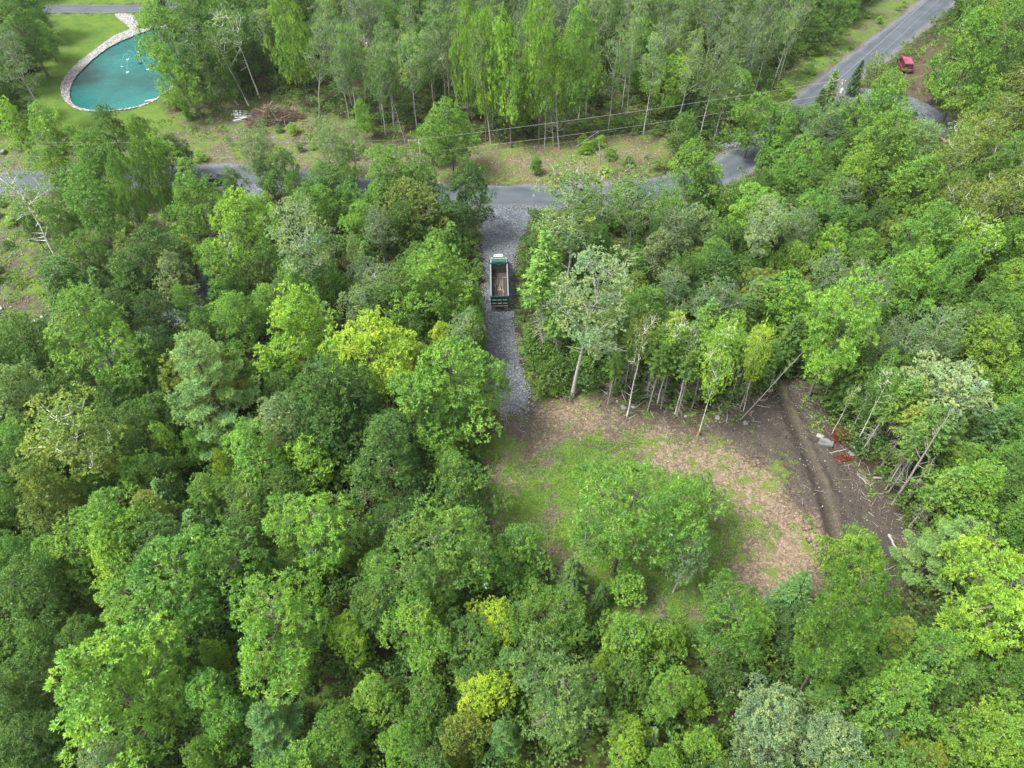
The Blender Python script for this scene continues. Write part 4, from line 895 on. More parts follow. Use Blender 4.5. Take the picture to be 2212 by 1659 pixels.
def pebbles(name, X, Y, S, mats, seed, z0=0.0, flat=0.6, use_h=True):
    """many small stones as one loose cover"""
    rg = np.random.RandomState(seed); n = len(X)
    base = np.array([(1, 0, 0), (0.3, .95, 0), (-.8, .6, .1), (-.8, -.6, -.05), (.3, -.95, 0), (0.1, 0, 1), (0, 0, -1)], float)
    tri = np.array([(0, 1, 5), (1, 2, 5), (2, 3, 5), (3, 4, 5), (4, 0, 5), (1, 0, 6), (2, 1, 6), (3, 2, 6), (4, 3, 6), (0, 4, 6)])
    B = base[None] * (1 + rg.uniform(-.25, .25, (n, 7, 1))); a = rg.uniform(0, 6.28, n); ca, sa = np.cos(a)[:, None], np.sin(a)[:, None]
    sx = S[:, None] * rg.uniform(.7, 1.2, (n, 1)); sy = S[:, None] * rg.uniform(.6, 1.0, (n, 1))
    x = B[..., 0] * sx; y = B[..., 1] * sy; z = B[..., 2] * S[:, None] * flat
    h = ground_h(X, Y) if use_h else np.zeros(n)
    V = np.stack([X[:, None] + x * ca - y * sa, Y[:, None] + x * sa + y * ca, h[:, None] + z0 + z + S[:, None] * flat * .4], -1).reshape(-1, 3)
    F = (tri[None] + (np.arange(n) * 7)[:, None, None]).reshape(-1, 3)
    mi = np.repeat(rg.randint(0, len(mats), n), 10)
    return tag(link(name, np_mesh(name, V, F, mats, mi=mi)), kind='stuff')
st3 = [M['stone'], M['stone_grey'], M['stone_blue']]
# pale stones round the pond
P = np.array(STONES); X, Y = scatter(70000, (P[:, 0].min(), P[:, 0].max(), P[:, 1].min(), P[:, 1].max()), 33, lambda X, Y, rg: (sdf(X, Y, STONES) > 0) & (sdf(X, Y, POND) < -.3))
M['stone_white'] = simple('bleached stone', (0.34, 0.33, 0.32), .85, var=.35, scale=1.5)
pebbles('pond_stone_edging', X, Y, np.random.RandomState(1).uniform(.1, .26, len(X)), [M['stone_white'], M['stone'], M['stone_white'], M['stone_grey']], 2, z0=.0)
# gravel thrown to the sides of the drive and loose on it
X, Y = scatter(42000, (-12, 8, 40, 105), 34, lambda X, Y, rg: (sdf(X, Y, DRIVE) > np.where(Y < 56, -2.2 * rg.uniform(size=X.shape), -.9 * rg.uniform(size=X.shape))) & ((sdf(X, Y, DRIVE) < .6) | (rg.uniform(size=X.shape) < .22)))
pebbles('loose_gravel', X, Y, np.random.RandomState(2).uniform(.05, .15, len(X)), [M['stone_blue'], M['stone_blue'], M['stone_grey'], M['stone']], 3, z0=.045, use_h=False)
def shoulder(X, Y, rg):
    d = np.full(X.shape, 1e9)
    for i in range(len(ROAD) - 1):
        a, b = ROAD[i], ROAD[i + 1]; e = b - a; L = (e ** 2).sum() + 1e-9; t = np.clip(((X - a[0]) * e[0] + (Y - a[1]) * e[1]) / L, 0, 1)
        d = np.minimum(d, np.sqrt((X - a[0] - t * e[0]) ** 2 + (Y - a[1] - t * e[1]) ** 2))
    return (d > 3.0) & (d < 4.2 + .5 * wob(X, Y, .5, 9)) & in_view(X, Y)
X, Y = scatter(60000, (-120, 110, 95, 190), 35, shoulder)
pebbles('road_shoulder_stones', X, Y, np.random.RandomState(4).uniform(.06, .16, len(X)), [M['stone_blue'], M['stone_grey'], M['stone']], 5)
X, Y = scatter(2600, (-5, 48, 30, 80), 36, lambda X, Y, rg: (sdf(X, Y, CLEAR) > 0) & (rg.uniform(size=X.shape) < np.where(sdf(X, Y, DARKSOIL) > 0, 1, .35)))
pebbles('clearing_stones', X, Y, np.random.RandomState(5).uniform(.03, .12, len(X)) , [M['stone_white'], M['stone'], M['stone_grey']], 6)
X, Y = scatter(3500, (-90, -30, 70, 125), 37, lambda X, Y, rg: (sdf(X, Y, LEFTC) > 0))
pebbles('rough_ground_stones', X, Y, np.random.RandomState(6).uniform(.05, .22, len(X)) , [M['stone'], M['stone_grey']], 7)
X, Y = scatter(5000, (-90, 80, 95, 165), 38, lambda X, Y, rg: (sdf(X, Y, VERGE_L) > 0) | (sdf(X, Y, VERGE_R) > 0) | (sdf(X, Y, VERGE) > 0))
pebbles('verge_stones', X, Y, np.random.RandomState(7).uniform(.05, .2, len(X)) , [M['stone'], M['stone_grey'], M['stone_white']], 8)
bx, by, _ = G(1572, 303); rgu = np.random.RandomState(71)
pebbles('riprap', bx + rgu.normal(size=160) * 1.5, by + rgu.normal(size=160) * 2.0, rgu.uniform(.2, .45, 160), [M['stone_blue'], M['stone_grey']], 9)
M['clod'] = simple('dark soil clods', (.05, .042, .036), .95, var=.4, scale=4)
X, Y = scatter(9000, (10, 48, 30, 80), 41, lambda X, Y, rg: (sdf(X, Y, DARKSOIL) > -1) & (wob(X, Y, 1.1, 95) > -.2))
pebbles('soil_clods', X, Y, np.random.RandomState(8).uniform(.04, .2, len(X)) , [M['clod']], 10, z0=-.03)
# dead twigs and slash on the bare soil
def litter(X, Y, rg):
    d = sdf(X, Y, CLEAR); w = wob(X, Y, .8, 61)
    return ((d > -3.0) & (d < 2.2 + w)) & (Y > 40) & (-sdf(X, Y, DRIVE) > .3) | ((sdf(X, Y, LEFTC) > 0) & (w > .2)) | ((d > 0) & (rg.uniform(size=X.shape) < .07))
X, Y = scatter(34000, (-90, 60, 30, 125), 39, litter); n = len(X); rgu = np.random.RandomState(72)
h = ground_h(X, Y); a = rgu.uniform(0, 6.28, n); L = rgu.uniform(.25, 1.3, n) ** 1.2; wd = rgu.uniform(.012, .035, n); ds = np.stack([np.cos(a), np.sin(a), rgu.uniform(-.02, .12, n)], 1); sd = np.stack([-np.sin(a), np.cos(a), np.zeros(n)], 1)
A_ = np.stack([X, Y, h + .04], 1); B_ = A_ + ds * L[:, None]; up_ = np.array([0, 0, 1.]) * wd[:, None] * 1.4
V = np.stack([A_ - sd * wd[:, None], A_ + sd * wd[:, None], A_ + up_, B_ - sd * wd[:, None], B_ + sd * wd[:, None], B_ + up_], 1).reshape(-1, 3)
F = (np.array([(0, 2, 5, 3), (2, 1, 4, 5), (1, 0, 3, 4)])[None] + (np.arange(n) * 6)[:, None, None]).reshape(-1, 4)
tag(link('twig_litter', np_mesh('twig litter', V, F, [M['twig'], M['dead_wood']], mi=np.repeat((rgu.uniform(size=n) < .45).astype(int), 3))), kind='stuff')

# ------------------------------------------------------------------ fallen wood and boulders
ZA = lambda x, y: ((1700 + .2712 * x) * .73733, (950 + .2712 * y) * .73733)
ZB = lambda x, y: ((2200 + .2712 * x) * .73733, (1100 + .2712 * y) * .73733)
ZC = lambda x, y: (1475 + x * .3333, 1106 + y * .3333)
def log(p, q, r, lab, wood='dead_wood', lift=0.0, cat='fallen branch', name='fallen_branch', forks=2, seed=0, grp='fallen branches along the edge of the clearing', z2=0.0):
    rg = np.random.RandomState(seed); a = np.array(G(*p)); b = np.array(G(*q, z2)); a[2] = gh(a[0], a[1]) + r + .03; b[2] = (gh(b[0], b[1]) + r + .05 + lift) if z2 == 0 else z2
    t = np.linspace(0, 1, 6)[:, None]; P = a + (b - a) * t; P[1:-1] += rg.normal(size=(4, 3)) * np.array([.06, .06, .02]) * np.linalg.norm(b - a) / 4
    w = Wood(); w.add(P - a, np.linspace(r, r * .55, 6), 7)
    L = np.linalg.norm(b - a)
    for k in range(forks):
        i = rg.randint(2, 5); d = unit((b - a) / L + rg.normal(size=3) * .8 + (0, 0, .4)); o = P[i] - a; w.add([o, o + d * L * .16, o + d * L * .26 + (0, 0, -.02)], [r * .45, r * .28, r * .1], 4)
    v, f = np.concatenate(w.V), np.concatenate(w.F); me = np_mesh(name, v, f, M[wood], smooth=True)
    o = link(name, me); o.location = a; tag(o, lab, cat, grp); return o
LOGS = [(ZA(640, 825), ZA(1040, 722), .14, 'longest pale fallen trunk lying among the fir stems at the clearing edge', 3), (ZA(590, 915), ZA(700, 835), .06, 'short grey stick sloping up to the long pale trunk', 1),
    (ZA(205, 640), ZA(395, 685), .07, 'thin brown stick lying level under the silvery aspen', 1), (ZA(215, 715), ZA(290, 775), .07, 'short pale stick just before the silvery aspen foot', 0), (ZA(400, 630), ZA(490, 855), .08, 'brown pole slanting left of the grey split boulder', 0),
    (ZA(530, 1035), ZA(605, 985), .06, 'pale stick on the soil below the grey split boulder', 0), (ZA(610, 945), ZA(695, 950), .05, 'thin level stick right of the grey split boulder', 0), (ZA(755, 945), ZA(800, 1035), .05, 'curved brown stick among white wood chips', 0),
    (ZA(900, 970), ZA(925, 930), .06, 'small pale stump-like stick left of the sandy block', 0), (ZA(1495, 765), ZA(1590, 915), .08, 'white birch branch slanting down right of the yellow birch', 1), (ZA(1480, 915), ZA(1545, 855), .08, 'short pale branch crossing the white birch branch', 1),
    (ZA(1525, 680), ZA(1580, 770), .07, 'short white branch nearest the young yellow maple stem', 0), (ZA(1440, 700), ZA(1515, 990), .08, 'long grey pole right of the yellow birch foot', 0), (ZA(1575, 1080), ZA(1590, 930), .06, 'thin grey stick standing off the end of the white branch', 0),
    (ZA(1420, 810), ZA(1750, 900), .09, 'brown log lying level behind the crossed pale branches', 1), (ZA(1110, 800), ZA(1137, 838), .07, 'stubby white branch between the fir stems', 0), (ZA(1900, 890), ZA(2040, 920), .05, 'thin brown branch on the dark soil near the upper ruts', 1),
    (ZB(1310, 1120), ZB(1880, 1155), .15, 'long grey trunk lying level across the right edge of the dark soil', 3), (ZB(1160, 1100), ZB(1285, 1220), .06, 'pale stick slanting on the dark soil left of the long grey trunk', 0), (ZB(1275, 1205), ZB(1330, 1160), .05, 'short stick forming a V with the slanting pale stick', 0),
    (ZB(840, 855), ZB(1020, 815), .08, 'curved grey branch under the mossy boulder', 2), (ZB(1650, 1385), ZB(1910, 1145), .09, 'grey pole fallen right of the big leaning dead trunk', 2), (ZB(1300, 1290), ZB(1415, 1295), .05, 'thin level stick below the long grey trunk', 0),
    (ZB(1155, 995), ZB(1180, 920), .05, 'short upright-looking stick near the dark boulder', 0), (ZB(700, 525), ZB(830, 500), .06, 'reddish brown stick at the upper edge of the ruts', 0), (ZB(1260, 1490), ZB(1320, 1540), .05, 'short brown stick at the lower end of the dark soil', 0),
    (ZC(1325, 160), ZC(1380, 262), .16, 'pale stripped slab of wood right of the lime maple', 0), (ZC(1255, 412), ZC(1375, 352), .06, 'thin pale stick below the stripped slab', 1), (ZC(1270, 418), ZC(1400, 425), .06, 'lowest level stick below the stripped slab', 0), (ZC(1390, 60), ZC(1440, 25), .05, 'thin stick above the stripped slab', 0),
    ((60, 445), (110, 438), .1, 'pale fallen branch at the top of the rough ground', 2), ((280, 452), (330, 470), .1, 'brown branch lying under the roadside trees on the left', 3), ((130, 555), (160, 570), .06, 'thin stick beside the leaning white birch foot', 1)]
for i, (a, b, r, lab, fk) in enumerate(LOGS): log(a, b, r * 1.1, lab, forks=fk, seed=200 + i)
def boulder(p, w_px, hk, m_, lab, seed, flat=.6):
    rg = random.Random(seed); x, y, _ = G(*p); s = w_px / 2 * depth(*p) / FPX; b = MB(); b.rock((0, 0, s * flat * .45), (s, s * hk, s * flat), rg, 3, .3)
    o = b.build('boulder', M[m_], smooth=False); o.location = (x, y, gh(x, y)); tag(o, lab, 'boulder', 'boulders on the cleared ground')
for i, (p, w_, hk, m_, lab) in enumerate([(ZA(465, 920), 17, .75, 'stone_grey', 'larger grey half of the split boulder before the first birch'), (ZA(568, 905), 7, 1.6, 'stone', 'narrow pale half of the split boulder'), (ZA(1135, 1003), 9, .9, 'stone', 'sandy squarish block beside a green tuft'), (ZA(1778, 1085), 14, .9, 'stone_grey', 'grey boulder at the foot of the leaning bare pole'),
    (ZA(1435, 893), 8, .9, 'stone_blue', 'small bluish boulder right of the yellow birch stem'), (ZA(965, 832), 9, .8, 'stone_grey', 'grey boulder among the fir stems'), (ZA(1480, 1022), 17, .7, 'stone_grey', 'weathered flat boulder half sunk left of the grey sticks'), (ZA(395, 850), 7, .8, 'stone', 'small stone left of the split boulder'),
    (ZB(800, 750), 36, .5, 'stone_grey', 'broad mossy boulder right of the ruts'), (ZB(740, 672), 18, .7, 'stone', 'pinkish boulder just above the broad mossy one'), (ZB(1075, 868), 17, .8, 'stone_blue', 'dark boulder right of the curved grey branch'),
    ((213, 566), 11, .7, 'stone', 'pale boulder on the rough ground right of the leaning birch'), ((3, 671), 14, .7, 'stone_white', 'white boulder cut by the left picture edge'), ((25, 666), 7, .8, 'stone', 'small pale stone beside the white edge boulder'), ((8, 332), 22, .6, 'stone_grey', 'grey rock beside the road at the left edge'),
    ((766, 3), 9, .8, 'stone_blue', 'bluish boulder on the dark drive at the top edge'), ((756, 15), 7, .8, 'stone', 'pale rock beside the dark drive'), ((1330, 326), 8, .6, 'stone_grey', 'grey stone at the forest edge above the verge'), ((1002, 345), 8, .6, 'stone', 'pale stone at the left end of the dry verge')]):
    boulder(p, w_, hk, m_, lab, 300 + i)
rg5 = random.Random(55); cx_, cy2, _ = G(88, 706)
for k in range(46):
    a = rg5.uniform(0, 6.28); q = rg5.uniform(0, 1) ** .6; x = cx_ + math.cos(a) * q * 1.55; y = cy2 + math.sin(a) * q * 2.3; s = rg5.uniform(.2, .42)
    b = MB(); b.rock((0, 0, s * .3), (s, s * rg5.uniform(.6, .9), s * .6), rg5, 2, .3)
    o = b.build('stone', M[rg5.choice(['stone_white', 'stone', 'stone'])]); o.location = (x, y, gh(x, y) + (1 - q) * .7 * (k % 3) / 2)
    tag(o, 'pale rounded field stone in the heap on the rough ground', 'stone', 'stones of the heap')
# brush pile with the heap of white logs beside it
bx, by, _ = G(590, 262); rg6 = np.random.RandomState(66); w = Wood()
for k in range(620):
    a = rg6.uniform(0, 6.28); q = rg6.uniform() ** .5; lb = 1 + .35 * math.sin(2 * a + 1) + .25 * math.sin(5 * a); c = np.array([math.cos(a) * q * 4.6 * lb, math.sin(a) * q * 3.2 * lb, 0]); c[2] = (1 - q * q) * 2.6 * rg6.uniform(.1, 1) * (1 + .4 * math.sin(3 * a)) + .1
    d = unit(np.array([rg6.normal(), rg6.normal(), rg6.normal() * .35])); l = rg6.uniform(.8, 3.0); w.add([c - d * l / 2, c + (0, 0, -.1), c + d * l / 2], [.035, .03, .012], 4)
bp = empty('brush_pile', (bx, by, gh(bx, by))); tag(bp, 'heap of cut branches with rust brown needles at the forest edge', 'brush pile')
link('branches', w.mesh('branches', M['twig']), bp); w = Wood()
for k in range(36):
    a = rg6.uniform(0, 6.28); q = rg6.uniform() ** .5; c = np.array([math.cos(a) * q * 4.6, math.sin(a) * q * 3.2, (1 - q * q) * 2.6 + .2]); d = unit(np.array([rg6.normal(), rg6.normal(), abs(rg6.normal()) * .5])); l = rg6.uniform(1.2, 3.6)
    w.add([c - d * l * .3, c + d * l * .3, c + d * l * .5 + (0, 0, .1)], [.045, .03, .012], 5)
link('grey_branches', w.mesh('grey branches', M['dead_wood']), bp)
n = 900; a = rg6.uniform(0, 6.28, n); q = rg6.uniform(size=n) ** .5; lb = 1 + .35 * np.sin(2 * a + 1) + .25 * np.sin(5 * a); C = np.stack([np.cos(a) * q * 4.2 * lb, np.sin(a) * q * 2.9 * lb, (1 - q * q) * 2.3 * rg6.uniform(.3, 1, n) * (1 + .4 * np.sin(3 * a)) + .2], 1)
V, F, T = leaves(rg6, C, unit(rg6.normal(size=(n, 3)) + (0, 0, .8)), 9, .34, .09, rg6.uniform(.2, .8, n))
M['rustleaf'] = leaf_mat('withered brown needles', fixed=(.11, .068, .045), trans=.15); link('brown_needles', np_mesh('brown needles', V, F, M['rustleaf'], tone=T), bp)
bx, by, _ = G(526, 257)
for k in range(15):
    o_ = MB(); l = rg5.uniform(1.8, 3.4); o_.tube([(-l / 2, 0, 0), (0, rg5.uniform(-.06, .06), 0), (l / 2, 0, 0)], [.13, .12, .1], 8)
    o = o_.build('log', M['birch_bark'] if k % 3 else M['dead_wood'], smooth=True); o.location = (bx + rg5.uniform(-.9, .9), by - 1.4 + .22 * k, gh(bx, by) + .14 + .22 * (k % 3)); o.rotation_euler = (0, rg5.uniform(-.05, .05), rg5.uniform(-.1, .35))
    tag(o, 'white barked birch log in the heap left of the brush pile', 'log', 'birch logs heaped beside the brush pile')
# withered brick red fir tops at the right edge of the clearing
M['brick'] = leaf_mat('brick red dead needles', fixed=(.11, .032, .018), trans=.1)
for (p, sc, lab) in ((ZB(960, 690), 1.0, 'brick red withered fir top beside the broad mossy boulder'), (ZB(990, 915), .5, 'small brick red withered spray below the dark boulder')):
    x, y, _ = G(*p); e = empty('withered_fir_top', (x, y, gh(x, y))); tag(e, lab, 'fir branch'); rr = np.random.RandomState(int(sc * 10)); n = 260
    C = rr.normal(size=(n, 3)) * np.array([.75, .5, .3]) * sc + (0, 0, .5 * sc); C[:, 2] = np.abs(C[:, 2]); V, F, T = leaves(rr, C, unit(rr.normal(size=(n, 3)) + (0, 0, .6)), 6, .28, .06, rr.uniform(.2, .8, n)); link('needles', np_mesh('needles', V, F, M['brick'], tone=T), e)
    w = Wood(); w.add([(-1.2 * sc, -.3, .1), (0, 0, .3 * sc), (1.2 * sc, .3, .35 * sc)], [.06, .05, .02], 5); link('stem', w.mesh('stem', M['twig']), e)
for i, (p, lab) in enumerate(((ZA(1272, 1205), 'splintered stump at the foot of the yellow birch'), (ZA(1840, 985), 'splintered orange stump right of the leaning bare pole'), (ZA(1770, 850), 'broken pale stump under the young yellow maple'))):
    x, y, _ = G(*p); e = empty('tree_stump', (x, y, gh(x, y))); tag(e, lab, 'stump', 'broken stumps at the clearing edge'); w = Wood(); w.add([(0, 0, -.1), (0, 0, .15), (.03, 0, .55)], [.3, .2, .16], 9); link('bark', w.mesh('stump bark', M['twig']), e)
    w = Wood(); rr = np.random.RandomState(i)
    for k in range(9): a = k * .7; w.add([(math.cos(a) * .11, math.sin(a) * .11, .4), (math.cos(a) * .13, math.sin(a) * .13, .6 + rr.uniform(0, .4))], [.06, .008], 4)
    M.setdefault('split', simple('fresh split wood', (.36, .2, .1), .8)); link('splinters', w.mesh('splinters', M['split']), e)

# ------------------------------------------------------------------ the dump truck
M['green'] = simple('dark green truck paint', (.006, .042, .03), .45, var=.35, scale=1.6, col2=(.014, .06, .045), spec=.4)
M['railpale'] = simple('scuffed rail paint', (.15, .2, .17), .5, var=.4, scale=4)
M['white'] = simple('white truck paint', (.45, .45, .44), .35, var=.08, scale=1)
M['black'] = simple('black rubber', (.012, .012, .013), .8, var=.3, scale=5)
M['chrome'] = simple('bright metal', (.35, .35, .36), .25, metal=.8, var=.2)
M['tan'] = simple('dusty tan rubber', (.15, .135, .11), .85, var=.3, scale=6)
M['glass'] = simple('dark glass', (.01, .013, .016), .08, var=.1); M['frame'] = simple('black chassis steel', (.015, .015, .016), .6)
M['lamp_red'] = simple('red lamp lens', (.25, .01, .01), .3); M['tarp'] = simple('weathered tarp', (.27, .24, .2), .8, var=.5, scale=9)
def bedfloor():
    m, nt, bs, _ = mat('worn rusty bed steel'); tc = N(nt, 'ShaderNodeTexCoord'); mp = N(nt, 'ShaderNodeMapping'); mp.inputs['Scale'].default_value = (3.2, .7, 1); nt.links.new(tc.outputs['Object'], mp.inputs[0])
    n1 = N(nt, 'ShaderNodeTexNoise', ins={'Scale': 2.2, 'Detail': 7, 'Roughness': .7}); nt.links.new(mp.outputs[0], n1.inputs['Vector'])
    c = ramp(nt, n1.outputs[0], [(.3, (.012, .008, .007)), (.52, (.027, .018, .014)), (.64, (.045, .031, .024)), (.72, (.17, .13, .1))])
    nt.links.new(c, bs.inputs['Base Color']); bs.inputs['Roughness'].default_value = .8; return m
M['bed'] = bedfloor(); M['scrape'] = simple('scraped mud on steel', (.3, .24, .19), .9, var=.6, scale=8)
tx, ty, _ = G(1080, 667, .3); yaw = R_(1.6)
tr = empty('dump_truck', (-1.74, 77.0, .06), yaw); tag(tr, 'dark green dump truck with empty rusty bed parked on the gravel driveway', 'dump truck')
WB, LB, ZF, ZR = 1.2, 7.1, 1.35, 2.9
b = MB(); b.box((0, LB / 2, ZF - .06), (2 * WB - .1, LB, .1)); bed = b.build('bed_floor', M['bed'], tr)
b = MB()
for x in (-.55, .5): b.box((x, LB / 2 - .5, ZF + .004), (.045, LB - 2.2, .012))
for x, y0, y1 in ((-.3, 4.2, 5.6), (.05, 3.6, 4.6), (.25, 4.0, 5.3), (-.15, 3.4, 3.9), (.1, 3.1, 3.3), (-.7, 3.9, 4.8), (.62, 2.4, 3.2)): b.box((x, (y0 + y1) / 2, ZF + .004), (.05, y1 - y0, .014), Vector((0, 0, 1)).to_track_quat('Z', 'Y').to_euler())
b.box((.05, 3.15, ZF + .006), (.75, .12, .016)); b.box((.1, 3.45, ZF + .005), (.12, .5, .013)); b.box((-.75, 5.9, ZF + .01), (.6, .09, .03)); b.box((.75, 5.95, ZF + .01), (.5, .08, .03)); b.build('mud_streaks', M['scrape'], bed)
for sx in (-1, 1):
    b = MB(); b.box((sx * (WB - .03), LB / 2, (ZF + ZR) / 2), (.06, LB, ZR - ZF)); b.box((sx * (WB + .05), LB / 2, ZF - .02), (.12, LB, .16), bev=.02)
    for k in range(8): b.box((sx * (WB + .04), .45 + k * (LB - .9) / 7, (ZF + ZR) / 2), (.09, .12, ZR - ZF - .1), bev=.015)
    sw = b.build('side_wall', M['green'], tr); b = MB(); b.box((sx * (WB + .01), LB / 2, ZR + .045), (.17, LB + .05, .09), bev=.02); b.build('top_rail', M['railpale'], sw)
    b = MB(); b.box((sx * (WB - .065), LB / 2, (ZF + ZR) / 2 - .05), (.012, LB - .1, ZR - ZF - .12)); b.build('inner_liner', M['bed'], sw)
b = MB(); b.box((0, .0, (ZF + ZR) / 2 - .02), (2 * WB + .02, .07, ZR - ZF + .06), bev=.01); tg = b.build('tailgate', M['green'], tr)
b = MB()
for r_ in range(2):
    for c_ in range(3): b.box((-.76 + .76 * c_, -.085, ZF + .28 + r_ * .62), (.62, .11, .1), bev=.02)
b.build('horizontal_rib', M['railpale'], tg)
b = MB()
for x in (-1.14, -.38, .38, 1.14): b.box((x, -.07, (ZF + ZR) / 2), (.13, .1, ZR - ZF), bev=.02)
b.box((0, -.07, ZR + .0), (2 * WB + .02, .1, .12), bev=.02); b.build('vertical_rib', M['green'], tg)
b = MB(); b.box((.0, .07, ZF + .22), (.85, .06, .42)); b.build('chute_hatch', M['black'], tg); b = MB(); b.box((0, .45, ZF + .03), (.95, .3, .06), bev=.01); b.build('chute_sill', M['railpale'], tg)
b = MB(); b.box((0, LB, (ZF + 3.05) / 2), (2 * WB - .1, .07, 3.05 - ZF)); b.box((0, LB + .06, 3.08), (2 * WB + .04, .16, .1), bev=.02); bh = b.build('bulkhead', simple('grimy green paint', (.006, .036, .026), .6, var=.5, scale=2), tr)
b = MB(); b.box((0, LB - .045, ZF + .45), (2 * WB - .16, .012, .95)); b.build('rust_stain', M['bed'], bh); b = MB(); b.box((.03, LB - .03, 2.84), (.32, .03, .09), bev=.01); b.build('name_plate', M['railpale'], bh)
cs = None
b = MB(); b.box((-.57, LB + .42, 3.22), (1.12, .62, .06), bev=.015); b.box((.57, LB + .42, 3.22), (1.12, .62, .06), bev=.015); b.box((0, LB + .42, 3.15), (2.2, .5, .06)); b.box((0, LB + 1.06, 3.12), (2.1, .2, .12), bev=.02); cs = b.build('cab_shield', M['green'], tr)
b = MB(); b.box((-.57, LB + .44, 3.262), (1.0, .42, .03), bev=.01); b.box((.57, LB + .44, 3.262), (1.0, .42, .03), bev=.01); b.build('shield_panel', simple('faded green paint', (.02, .085, .064), .4, var=.2), cs)
b = MB(); b.tube([(-1.28, LB + .82, 3.3), (-.5, LB + .84, 3.32), (.4, LB + .82, 3.31), (1.28, LB + .84, 3.3)], .1, 10); b.build('rolled_tarp', M['tarp'], cs)
for sx in (-1, 1): b = MB(); b.box((sx * 1.3, LB + .35, 3.12), (.13, .75, .28), bev=.03); b.build('tarp_bracket', M['black'], cs)
# chassis, cab and hood
b = MB()
for x in (-.42, .42): b.box((x, 5.0, .95), (.12, 10.3, .26))
for y in (.3, 2.6, 5.2, 7.6, 9.9): b.box((0, y, .93), (.84, .14, .2))
b.build('chassis', M['frame'], tr)
b = MB(); b.box((0, -.05, 1.12), (2.36, .16, .16), bev=.02); bmp = b.build('rear_bumper', M['tan'], tr)
for sx in (-1, 1):
    b = MB(); b.box((sx * .93, -.02, .62), (.62, .03, .72), bev=.01); b.build('mud_flap', M['tan'], tr); b = MB(); b.box((sx * .5, -.14, 1.12), (.14, .05, .09), bev=.01); b.build('tail_lamp', M['lamp_red'], bmp)
CY = LB + .95
def ring(y, w0, w1, z0, z1, r=.12): return [(-w0, y, z0), (-w0, y, z0 + (z1 - z0) * .55), (-w1, y, z1 - r), (-w1 + r, y, z1), (w1 - r, y, z1), (w1, y, z1 - r), (w0, y, z0 + (z1 - z0) * .55), (w0, y, z0)]
b = MB(); b.loft([ring(CY - .1, 1.05, .95, .95, 2.72), ring(CY + .2, 1.08, .98, .95, 2.8), ring(CY + .95, 1.08, .95, .95, 2.78), ring(CY + 1.25, 1.05, .9, .95, 2.6)]); cab = b.build('cab', M['green'], tr)
b = MB(); b.loft([[(-.88, CY + 1.3, 2.52), (.88, CY + 1.3, 2.52), (.95, CY + 1.52, 1.92), (-.95, CY + 1.52, 1.92)], [(-.84, CY + 1.26, 2.5), (.84, CY + 1.26, 2.5), (.9, CY + 1.4, 1.9), (-.9, CY + 1.4, 1.9)]]); b.build('windshield', M['glass'], cab)
for sx in (-1, 1):
    b = MB(); b.box((sx * 1.075, CY + .6, 2.15), (.03, .7, .5), bev=.01); b.build('side_window', M['glass'], cab); b = MB(); b.box((sx * 1.3, CY + 1.05, 2.2), (.09, .12, .5), bev=.03); b.box((sx * 1.18, CY + 1.02, 2.45), (.22, .03, .03)); b.build('mirror', M['chrome'], cab)
    b = MB(); b.tube([(sx * .98, CY - .2, 1.3), (sx * .98, CY - .2, 3.25)], .075, 10); b.build('exhaust_stack', M['chrome'], tr)
b = MB(); b.loft([ring(CY + 1.3, .86, .8, .95, 2.02), ring(CY + 1.9, .86, .78, .95, 1.99), ring(CY + 2.7, .82, .7, .95, 1.92), ring(CY + 3.0, .74, .6, 1.0, 1.74)]); hood = b.build('hood', M['white'], tr)
b = MB(); b.box((0, CY + 2.88, 1.3), (.95, .06, .6), bev=.02); b.build('grille', M['chrome'], hood)
for sx in (-1, 1):
    b = MB(); b.loft([ring(CY + 1.5, .22, .2, .8, 1.25, .06), ring(CY + 1.9, .24, .22, .8, 1.42, .06), ring(CY + 2.5, .24, .22, .8, 1.4, .06), ring(CY + 2.85, .2, .18, .8, 1.2, .06)]); o = b.build('front_fender', M['white'], tr); o.location = (sx * 1.0, 0, 0)
    b = MB(); b.box((sx * 1.0, CY + 2.88, 1.1), (.25, .06, .18), bev=.02); b.build('headlight', M['chrome'], hood)
b = MB(); b.box((0, CY + 3.05, .72), (2.3, .14, .32), bev=.03); b.build('front_bumper', M['chrome'], tr)
def wheel(parent, x, y, r, wd, rim='chrome', dual=False):
    e = MB()
    for k in ((-.17, .17) if dual else (0,)): e.tube([(x + k - wd / 2, y, r), (x + k - wd / 2 + .04, y, r), (x + k + wd / 2 - .04, y, r), (x + k + wd / 2, y, r)], [r * .93, r, r, r * .93], 20)
    w_ = e.build('wheel', M['black'], parent); b = MB(); s = 1 if x > 0 else -1; xe = x + (.17 * s if dual else 0) + s * wd / 2
    b.tube([(xe - s * .08, y, r), (xe + s * .012, y, r)], [r * .55, r * .5], 16); b.build('rim', M[rim], w_)
for y in (1.25, 2.65): [wheel(tr, sx * .92, y, .52, .28, 'railpale', True) for sx in (-1, 1)]
for sx in (-1, 1): wheel(tr, sx * 1.0, CY + 2.05, .52, .3)

